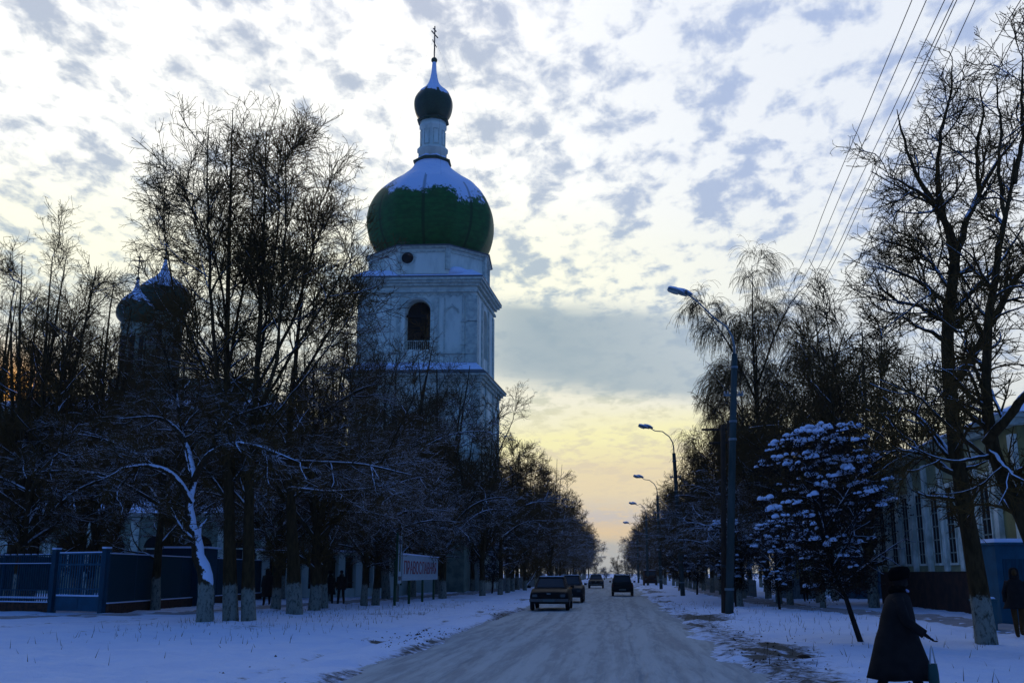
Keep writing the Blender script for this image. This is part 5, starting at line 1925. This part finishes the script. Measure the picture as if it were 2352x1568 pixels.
rowan('W1', 5.35, 1.72, 1.7, -.05, 560, 5)
rowan('W2', 4.4, 1.5, 1.3, 0, 340, 9)
p = gp(1980, 1475)
place('W1', (p.x, p.y), 1.0, 0, 'near rowan tree loaded with pillows of snow, on a thin stem behind the woman', cat='rowan', group='snow-laden rowans')
TREES['W1'][0].rotation_euler.y = math.radians(-8)
for x, y, s, rz, lb in [(6.1, 55, 1.0, 1.0, 'small snow-laden rowan just left of the nearest lamp post'), (6.3, 84, 1.15, 2.0, 'snow-laden rowan beyond the second lamp post'),
                        (5.8, 100, 1.2, 3.0, 'distant snow-laden rowan in the right row'), (-10.2, 86, 1.1, 4.0, 'snow-laden bush under the first left avenue trees'),
                        (7.3, 48.5, .9, 5.0, 'dark snow-laden rowan between the lamp post and the near rowan')]:
    place('W2', (x, y), s, rz, lb, cat='rowan', group='snow-laden rowans')


# ------------------------------------------------------------------ people
def skin_mesh(verts, edges, radii, sub=1):
    me = bpy.data.meshes.new('tmp')
    me.from_pydata([tuple(v) for v in verts], edges, [])
    bm = bmesh.new()
    bm.from_mesh(me)
    ly = bm.verts.layers.skin.verify()
    for v, r in zip(bm.verts, radii):
        v[ly].radius = (r, r) if not hasattr(r, '__len__') else r
    bm.verts.ensure_lookup_table()
    bm.verts[0][ly].use_root = True
    bm.to_mesh(me)
    bm.free()
    o = bpy.data.objects.new('tmp', me)
    COL.objects.link(o)
    md = o.modifiers.new('s', 'SKIN')
    md.use_smooth_shade = True
    md2 = o.modifiers.new('u', 'SUBSURF')
    md2.levels = md2.render_levels = sub
    bpy.context.view_layer.update()
    res = bpy.data.meshes.new_from_object(o.evaluated_get(bpy.context.evaluated_depsgraph_get()))
    bpy.data.objects.remove(o)
    return res


def head_mesh(c, s=1.0, yaw=0.0, pitch=0.0):
    """skull with brow, eye sockets, nose, lips, chin and ears; faces +Y before yaw"""
    V_, F_ = [], []
    N_, M_ = 24, 18
    for i in range(M_ + 1):
        ph = -math.pi / 2 + math.pi * i / M_
        for j in range(N_):
            th = 2 * math.pi * j / N_
            x, y, z = math.cos(ph) * math.cos(th), math.cos(ph) * math.sin(th), math.sin(ph)
            px, py, pz = x * .074, y * .094, z * .118
            if z < -.1: px *= 1 + .28 * z; py *= 1 + .12 * z
            if y > 0:
                f = math.exp(-(px / .012) ** 2)
                py += .020 * f * math.exp(-((pz + .012) / .022) ** 2) + .010 * f * math.exp(-((pz - .012) / .02) ** 2)
                py += .008 * math.exp(-(px / .024) ** 2 - ((pz + .052) / .009) ** 2)
                py += .010 * math.exp(-(px / .03) ** 2 - ((pz + .088) / .018) ** 2)
                py -= .011 * (math.exp(-((px - .031) / .014) ** 2) + math.exp(-((px + .031) / .014) ** 2)) * math.exp(-((pz - .004) / .012) ** 2)
                py += .005 * math.exp(-((pz - .030) / .012) ** 2)
            px += math.copysign(.012, px) * math.exp(-((py + .004) / .014) ** 2 - ((pz + .006) / .026) ** 2) * (abs(px) > .05)
            v = Matrix.Rotation(yaw, 3, 'Z') @ Matrix.Rotation(pitch, 3, 'X') @ Vector((px, py, pz))
            V_.append(Vector(c) + v * s)
    for i in range(M_):
        for j in range(N_):
            k = (j + 1) % N_
            F_.append((i * N_ + j, i * N_ + k, (i + 1) * N_ + k, (i + 1) * N_ + j))
    return V_, F_


def hand_chain(w, d, side, curl=.5, sc=1.0):
    """verts/edges/radii of palm, four fingers and a thumb; w wrist, d pointing direction"""
    d = Vector(d).normalized()
    lat = d.cross(Vector((0, 0, 1)))
    if lat.length < .2: lat = Vector((0, 1, 0))     # fingers fan out fore-and-aft when the arm hangs
    lat.normalize()
    nrm = lat.cross(d).normalized()
    vs, es, rs = [], [], []
    palm = w + d * .055 * sc
    k = w + d * .095 * sc
    vs += [palm, k]; rs += [(.024 * sc, .016 * sc), (.026 * sc, .013 * sc)]
    es += [(-1, 0), (0, 1)]
    for q, (o, L) in enumerate(((-.028, .068), (-.009, .078), (.010, .074), (.028, .058))):
        p = k + lat * o * sc
        base = len(vs)
        dd = (d + nrm * .15).normalized()
        par = 1
        for sgm in range(3):
            p = p + dd * L * sc / 3 * (1.15 - .15 * sgm)
            vs.append(p); rs.append((.0092 - .001 * sgm) * sc)
            es.append((par, len(vs) - 1)); par = len(vs) - 1
            dd = (dd + nrm * curl * .8).normalized()
    p = palm - lat * .030 * sc
    par = 0
    dd = (d * .7 - lat * .7 + nrm * .3).normalized()
    for sgm in range(3):
        p = p + dd * .026 * sc
        vs.append(p); rs.append((.0112 - .001 * sgm) * sc)
        es.append((par, len(vs) - 1)); par = len(vs) - 1
        dd = (dd + d * .4).normalized()
    return vs, es, rs


def make_person(loc, rz, H, label, group=None, stride=.28, coat=('black_coat', .35, .30, .34), hat='fur', trousers='black_coat', arms=None, lean=.0, head_yaw=0.0, head_pitch=-.1, bag=None, scarf=False, sub=1, glove=True, bulk=1.0):
    s = H / 1.75
    root = empty('person', loc, rz, label, 'person', group)
    J = lambda x, y, z: Vector((x, y + lean * max(0, z - .9), z)) * s
    vs, es, rs = [], [], []

    def add(p, r, par=None):
        vs.append(p); rs.append(r * s if not hasattr(r, '__len__') else tuple(q * s for q in r))
        if par is not None: es.append((par, len(vs) - 1))
        return len(vs) - 1
    pel = add(J(0, 0, .94), (.14, .11))
    ch1 = add(J(0, 0, 1.15), (.135, .10), pel)
    ch2 = add(J(0, 0, 1.34), (.15, .10), ch1)
    nk = add(J(0, .0, 1.46), .058, ch2)
    hd = add(J(0, .015, 1.54), .055, nk)
    for sd_ in (-1, 1):
        f = stride * sd_
        hip = add(J(.10 * sd_, 0, .88), .10, pel)
        kn = add(J(.10 * sd_, f * .45 + .03, .49), .078, hip)
        an = add(J(.10 * sd_, f, .09 + (0.05 if f < 0 else 0)), .062, kn)
        add(J(.105 * sd_, f + .13, .035 + (.02 if f < 0 else 0)), .045, an)
    wr = []
    for sd_ in (-1, 1):
        a = (arms or {}).get(sd_, ((.26, -.04 - .25 * stride * sd_, 1.12), (.26, .06 - .5 * stride * sd_, .87)))
        shd = add(J(.18 * sd_, 0, 1.38), .055, ch2)
        el = add(J(a[0][0] * sd_, a[0][1], a[0][2]), .043, shd)
        w_ = J(a[1][0] * sd_, a[1][1], a[1][2])
        wi = add(w_, .027, el)
        wr.append((vs[shd], vs[el], w_))
        hv, he, hr = hand_chain(w_, w_ - vs[el], sd_, .5, s)
        o = len(vs)
        vs += hv
        rs += hr
        es += [((wi if i == -1 else i + o), j + o) for i, j in he]
    me = skin_mesh(vs, es, rs, sub)
    # head grows out of the same mesh
    hv, hf = head_mesh(J(0, .03, 1.625), s, head_yaw, head_pitch)
    bm = bmesh.new()
    bm.from_mesh(me)
    nv = [bm.verts.new(v) for v in hv]
    for f in hf:
        try:
            bm.faces.new([nv[i] for i in f])
        except ValueError:
            pass
    for f in bm.faces:
        z = f.calc_center_median().z
        f.smooth = True
        f.material_index = 1 if z > 1.44 * s else (2 if z < .16 * s else 0)
    if not glove:
        for f in bm.faces:
            c = f.calc_center_median()
            if min((c - w[2]).length for w in wr) < .2 * s and f.material_index == 0 and c.z < 1.1 * s and abs(c.x) > .17 * s: f.material_index = 1
    bm.to_mesh(me)
    bm.free()
    me.materials.clear()
    for m_ in (trousers, 'skin', 'boot'):
        me.materials.append(MATS[m_])
    body = bpy.data.objects.new('body', me)
    COL.objects.link(body)
    body.parent = root
    cm, hem, rx_, ry_ = coat
    m = MB()
    zs = [(1.505, .085, .085), (1.47, .13, .10), (1.42, .19, .125 * bulk), (1.34, .215 * bulk, .145 * bulk), (1.15, .21 * bulk, .165 * bulk ** 1.5), (1.0, .215 * bulk, .18 * bulk ** 1.5)]
    k_ = 5
    for i in range(1, k_ + 1):
        t = i / k_
        zs.append((1.0 + (hem - 1.0) * t, .215 * bulk + (rx_ - .215 * bulk) * t ** .9, .18 * bulk ** 1.5 + (ry_ - .18 * bulk ** 1.5) * t ** .9))
    R_ = []
    for z, a, b in zs:
        t = max(0, (1.0 - z) / max(.05, 1.0 - hem))
        ring = []
        for j in range(28):
            th = 2 * math.pi * j / 28
            w = 1 + .06 * t * math.sin(5 * th + 1) + .035 * t * math.sin(9 * th + 2)
            ring.append(J(a * w * math.cos(th), b * w * math.sin(th) + .01, z + .012 * t * math.sin(4 * th)))
        R_.append(ring)
    m.rings(R_, True, True)
    m.build('coat', cm, root)
    for a, b, c in wr:
        m = MB().tube([a + Vector((0, 0, .03)) * s, a.lerp(b, .5), b, b.lerp(c, .5), b.lerp(c, .93)], [.075 * s, .072 * s, .066 * s, .06 * s, .062 * s], 10)
        m.build('sleeve', cm, root)
    # collar
    MB().rings([[J(r * math.cos(t), r * math.sin(t), z) for t in [2 * math.pi * j / 14 for j in range(14)]] for z, r in ((1.46, .10), (1.50, .125), (1.55, .12), (1.57, .09))], False, True).build('collar', 'black_fur' if hat == 'fur' else cm, root)
    hc = J(0, .02, 1.66)
    if hat == 'fur':
        m = MB()
        R_ = []
        for z, r in ((-.01, .098), (.0, .122), (.05, .136), (.11, .134), (.155, .108), (.175, .03)):
            R_.append([hc + Vector((r * math.cos(t) * (1 + .05 * math.sin(7 * t)), r * 1.08 * math.sin(t) * (1 + .04 * math.sin(5 * t + 1)), z + .16 * r * math.sin(t))) * s for t in [2 * math.pi * j / 20 for j in range(20)]])
        m.rings(R_, True, True).build('hat', 'black_fur', root)
    elif hat == 'hood':
        m = MB()
        R_ = []
        for z, r in ((-.16, .13), (-.08, .128), (0, .125), (.06, .115), (.10, .08), (.12, .02)):
            R_.append([hc + Vector((r * math.cos(t), r * math.sin(t) - .03 if math.sin(t) < .55 else r * .45, z)) * s for t in [2 * math.pi * j / 20 for j in range(20)]])
        m.rings(R_, True, True).build('hood', cm, root)
    else:
        m = MB()
        R_ = []
        for z, r in ((-.01, .092), (.03, .098), (.075, .085), (.105, .04), (.11, .01)):
            R_.append([hc + Vector((r * math.cos(t), r * 1.12 * math.sin(t), z)) * s for t in [2 * math.pi * j / 16 for j in range(16)]])
        m.rings(R_, True, True).build('cap', 'black_fur', root)
    if scarf:
        MB().tube([J(.05, .10, 1.52), J(0, .135, 1.50), J(-.05, .11, 1.515)], [.016, .02, .012], 6).build('scarf', 'scarf', root)
    return root, wr


def carried_bag(root_loc, rz, hand, name, label, m_, w=.30, h=.36, drop=.20):
    """a carrier bag hanging from the hand: a thing of its own"""
    M = Matrix.Translation(root_loc) @ Matrix.Rotation(rz, 4, 'Z')
    p = M @ hand
    o = empty(name, (p.x, p.y, p.z - drop - h), rz + .3, label, 'bag')
    mb = MB()
    R_ = []
    for z, a, b in ((0, .38, .05), (.03, .5, .075), (h * .6, .5, .06), (h, .42, .02)):
        R_.append([(0 + b * math.cos(t), a * w * math.sin(t), z) for t in [2 * math.pi * j / 14 for j in range(14)]])
    mb.rings(R_, True, True).build('body', m_, o)
    for sx in (-.012, .012):
        MB().tube([(sx, -w * .28, h - .01), (sx * .6, -w * .10, h + drop * .8), (0, 0, h + drop), (sx * .6, w * .10, h + drop * .8), (sx, w * .28, h - .01)], .006, 5).build('handle', 'handle_white', o)
    return o


# woman close to the viewer, walking to the right
wl_ = Vector((3.62, 14.3, 0)); wrz = math.radians(-102)
wom, wws = make_person(wl_, wrz, 1.66, 'woman in a long flared black coat and fur hat walking right, nearest the viewer', stride=.30, coat=('black_coat', .34, .37, .43), bulk=1.24, hat='fur',
                       arms={1: ((.30, .10, 1.12), (.28, .36, .93)), -1: ((.33, -.04, 1.11), (.32, .16, .86))}, lean=.10, head_yaw=.25, head_pitch=-.25, scarf=True, sub=2)
carried_bag(wl_, wrz, wws[1][2] + Vector((0, .05, -.12)), 'shopping_bag', 'dark green bag with pale handles in the hand of the woman in flared coat', 'bag_green', .13, .30, .22)
# man at the right edge coming towards the viewer
pr = gp(2330, 1462)
make_person((pr.x + .15, pr.y, 0), math.radians(170), 1.78, 'stocky person in dark hooded jacket and brown trousers walking up at the right edge', stride=.26, coat=('black_coat', .72, .32, .24), hat='hood', trousers='trouser_brown', head_pitch=-.15)
# lone walker by the blue fence
pm = gp(612, 1390)
make_person((pm.x, pm.y, 0), math.radians(185), 1.88, 'lone walker in a long dark hooded coat beside the end of the blue fence', stride=.16, coat=('black_coat', .42, .28, .24), hat='hood')
pm = gp(757, 1388)
g2 = 'couple walking on the left pavement'
make_person((pm.x, pm.y, 0), math.radians(178), 1.74, 'woman in knee-length dark coat, left one of the walking couple', g2, stride=.14, coat=('black_coat', .55, .33, .24), hat='fur')
pm = gp(782, 1388)
make_person((pm.x, pm.y + .05, 0), math.radians(178), 1.80, 'man in short dark jacket, right one of the walking couple', g2, stride=.20, coat=('black_coat', .80, .27, .2), hat='cap')
# pair far off on the right pavement
g3 = 'couple far off on the right pavement'
make_person((11.35, 65, 0), math.radians(180), 1.80, 'far figure in long dark coat before the blue hoarding, left of the distant couple', g3, stride=.15, coat=('black_coat', .42, .32, .26), hat='hood')
make_person((12.30, 65.4, 0), math.radians(175), 1.72, 'far figure in short dark coat before the blue hoarding, right of the distant couple', g3, stride=.2, coat=('dark_brown', .72, .27, .22), hat='cap')

# a brown stone lying in the snow
ro = gp(1845, 1512)
m = MB()
R_ = []
for z, r in ((-.03, .13), (.0, .14), (.04, .12), (.075, .07), (.09, .02)):
    R_.append([(r * (1 + .18 * math.sin(3 * t + z * 20)) * math.cos(t) * 1.15, r * (1 + .15 * math.cos(4 * t)) * math.sin(t), z) for t in [2 * math.pi * j / 12 for j in range(12)]])
st_ = m.rings(R_, True, True).build('stone', 'stone_brown')
st_.location = (ro.x, ro.y, float(gheight(ro.x, ro.y)))
tag(st_, 'small brown clod lying alone in the snow left of the woman', 'stone')


# ------------------------------------------------------------------ cars
def make_car(loc, rz, label, paint, L=4.75, Wd=1.80, H=1.46, hatch=False, grille=True, front=True, group='cars driving on the snowy street'):
    o = empty('car', loc, rz, label, 'car', group)
    hw = Wd / 2
    fy, by = -L / 2, L / 2
    secs = [(fy, .80, .42, .70), (fy + .06, .92, .34, .80), (fy + .35, .97, .30, .86), (fy + 1.25, 1.0, .28, .95), (fy + 1.5, 1.0, .28, .98),
            (by - (1.2 if not hatch else .35), 1.0, .28, 1.0), (by - .25, .96, .32, .96 if not hatch else 1.0), (by - .04, .92, .36, .90), (by, .82, .42, .80)]
    R_ = []
    for y, w, zb, zt in secs:
        a = hw * w
        prof = [(a * .90, zb), (a, zb + .12), (a * 1.0, (zb + zt) / 2 + .06), (a * .95, zt - .05), (a * .82, zt), (a * .4, zt + .012)]
        R_.append([(x, y, z) for x, z in prof] + [(-x, y, z) for x, z in reversed(prof)])
    MB().rings(R_, True, True).build('body', paint, o)
    b0, b1 = fy + 1.32, by - (.75 if not hatch else .12)
    t0, t1 = fy + 2.02, by - (1.35 if not hatch else .55)
    zb, zt = .965, H - .05
    bw, tw = hw * .84, hw * .66
    base = [(-bw, b0, zb), (bw, b0, zb), (bw, b1, zb), (-bw, b1, zb)]
    top = [(-tw, t0, zt), (tw, t0, zt), (tw, t1, zt), (-tw, t1, zt)]
    cb = MB().rings([base, top, [(x * .92, y * .92 + .02, H) for x, y, z in top]], True, False).build('cabin', paint, o)
    MB().rings([[(x * 1.01, y * 1.0, zt - .01) for x, y, z in top], [(x * 1.0, y, zt + .03) for x, y, z in top], [(x * .9, y * .9, H + .015) for x, y, z in top]], True, True).build('roof', paint, o)

    def pane(i, j, name, u0=.07, u1=.93, v0=.10, v1=.93):
        A, B, C, D = [Vector(p) for p in (base[i], base[j], top[j], top[i])]
        n = (B - A).cross(D - A).normalized()
        ctr = (A + B + C + D) / 4
        if n.dot(ctr - Vector((0, (b0 + b1) / 2, 1.2))) < 0: n = -n
        q = []
        for u, v in ((u0, v0), (u1, v0), (u1, v1), (u0, v1)):
            q.append(A.lerp(B, u).lerp(D.lerp(C, u), v) + n * .008)
        q2 = [p + n * .006 for p in q]
        MB().rings([q, q2], True, False).build(name, 'glass', o)
    pane(0, 1, 'windshield')
    pane(2, 3, 'rear_window')
    for i, j in ((1, 2), (3, 0)):
        pane(i, j, 'side_window', .06, .48)
        pane(i, j, 'side_window', .52, .92)
    MB().rings([[(x * .93, y * .93, H + .016) for x, y, z in top], [(x * .88, y * .88, H + .05) for x, y, z in top]], True, True).build('snow_cap', 'snow_thin', o)
    # front
    if grille:
        MB().b2((-.42, fy - .03, .52), (.42, fy + .03, .78)).build('grille', 'rubber', o)
        MB().b2((-.09, fy - .05, .72), (.09, fy - .031, .78)).build('emblem', 'lamp_metal', o)
    for sx in (-1, 1):
        MB().rings([[(sx * (hw * .70) + .15 * math.cos(t), y, .665 + .085 * math.sin(t)) for t in [math.pi / 4 + math.pi / 2 * j for j in range(4)]] for y in (fy - .035, fy + .04)], True, False).build('headlight', 'headlamp', o)
        MB().b2((sx * hw * .88 - .06, by - .05, .66), (sx * hw * .88 + .02, by + .03, .88)).build('tail_light', 'red_door', o)
        mir = MB().b2((sx * (hw + .10) - .09, b0 + .30, .98), (sx * (hw + .10) + .07, b0 + .38, 1.10)).build('mirror', paint, o)
        for y in (fy + .85, by - .95):
            w_ = empty('wheel', (sx * (hw - .10), y, .31))
            w_.parent = o
            R_ = [[(x, r * math.cos(t), r * math.sin(t)) for t in [2 * math.pi * j / 20 for j in range(20)]] for x, r in ((-.09, .27), (-.08, .31), (.08, .31), (.09, .27))]
            MB().rings(R_, True, True).build('tyre', 'rubber', w_)
            MB().rings([[(x, r * math.cos(t), r * math.sin(t)) for t in [2 * math.pi * j / 16 for j in range(16)]] for x, r in ((-.10, .17), (.10, .17))], True, False).build('rim', 'rim', w_)
    MB().b2((-hw * .96, fy - .09, .40), (hw * .96, fy + .05, .53)).build('front_bumper', 'chrome' if grille else paint, o)
    MB().b2((-hw * .96, by - .05, .40), (hw * .96, by + .09, .54)).build('rear_bumper', paint, o)
    MB().b2((-.26, fy - .105, .40), (.26, fy - .093, .51)).build('number_plate', 'plate', o)
    MB().b2((-.26, by + .093, .42), (.26, by + .105, .53)).build('number_plate', 'plate', o)
    return o


c1 = make_car((-3.05, 50.0, 0), math.radians(0), 'black saloon car leading the oncoming traffic, nearest car in the street', 'car_paint', L=4.8, Wd=1.82, H=1.48)
MB().b2((.85, -.98, .95), (1.0, -.93, 1.02)).build('side_marker', 'amber', c1)
make_car((-2.75, 62.5, 0), 0, 'dark car half hidden behind the black saloon', 'car_paint_grey', L=4.2, Wd=1.70, H=1.52, hatch=True, grille=False)
make_car((.45, 80.5, 0), math.radians(180), 'dark hatchback driving away in the middle of the street', 'car_paint_green', L=4.1, Wd=1.64, H=1.50, hatch=True, grille=False)
make_car((-2.3, 121, 0), 0, 'distant car with pale roof in the left lane beyond the hatchback', 'car_paint_grey', L=4.4, Wd=1.75, H=1.5)
make_car((.3, 150, 0), math.radians(180), 'farthest tiny car, straight beyond the hatchback', 'car_paint_grey', L=4.2, Wd=1.7, H=1.5, hatch=True, grille=False)
# parked delivery van
vn = empty('van', (4.75, 150, 0), 0, 'dark boxy van parked on the right verge near the fourth street lamp', 'van')
R_ = []
for y, w, zb, zt in ((-2.4, .80, .45, 1.0), (-2.2, .92, .35, 1.25), (-1.6, .97, .30, 1.35), (-1.0, .98, .30, 2.0), (-.8, 1, .30, 2.08), (2.2, 1, .30, 2.1), (2.4, .96, .36, 2.0)):
    a = w * .95
    R_.append([(a * .92, y, zb), (a, y, zb + .1), (a, y, zb + (zt - zb) * .55), (a * .93, y, zt - .08), (a * .8, y, zt), (-a * .8, y, zt), (-a * .93, y, zt - .08), (-a, y, zb + (zt - zb) * .55), (-a, y, zb + .1), (-a * .92, y, zb)])
MB().rings(R_, True, True).build('body', 'dark_brown', vn)
MB().add([(-.75, -1.62, 1.40), (.75, -1.62, 1.40), (.68, -1.07, 1.92), (-.68, -1.07, 1.92)], [(0, 1, 2, 3)]).build('windshield', 'glass', vn)
MB().b2((-.8, -.9, 2.09), (.8, 2.2, 2.15)).build('snow_cap', 'snow', vn)
for sx in (-1, 1):
    for y in (-1.5, 1.5):
        w_ = empty('wheel', (sx * .86, y, .33))
        w_.parent = vn
        MB().rings([[(x, .33 * math.cos(t), .33 * math.sin(t)) for t in [2 * math.pi * j / 16 for j in range(16)]] for x in (-.1, .1)], True, False).build('tyre', 'rubber', w_)
        MB().rings([[(x, .18 * math.cos(t), .18 * math.sin(t)) for t in [2 * math.pi * j / 12 for j in range(12)]] for x in (-.11, .11)], True, False).build('rim', 'rim', w_)
    MB().b2((sx * .66 - .1, -2.44, .78), (sx * .66 + .1, -2.36, .95)).build('headlight', 'headlamp', vn)

hz = MB().box((-10, 250, 34), (500, 700, 80))
hm = bpy.data.materials.new('haze')
hm.use_nodes = True
hm.node_tree.nodes.clear()
pv = hm.node_tree.nodes.new('ShaderNodeVolumePrincipled')
pv.inputs['Color'].default_value = (0.75, 0.82, 0.9, 1)
pv.inputs['Density'].default_value = 0.00022
pv.inputs['Anisotropy'].default_value = 0.3
ou = hm.node_tree.nodes.new('ShaderNodeOutputMaterial')
hm.node_tree.links.new(pv.outputs[0], ou.inputs['Volume'])
MATS['haze'] = hm
ho = tag(hz.build('haze', 'haze'), 'thin bluish evening haze filling the street', 'haze', kind='stuff')
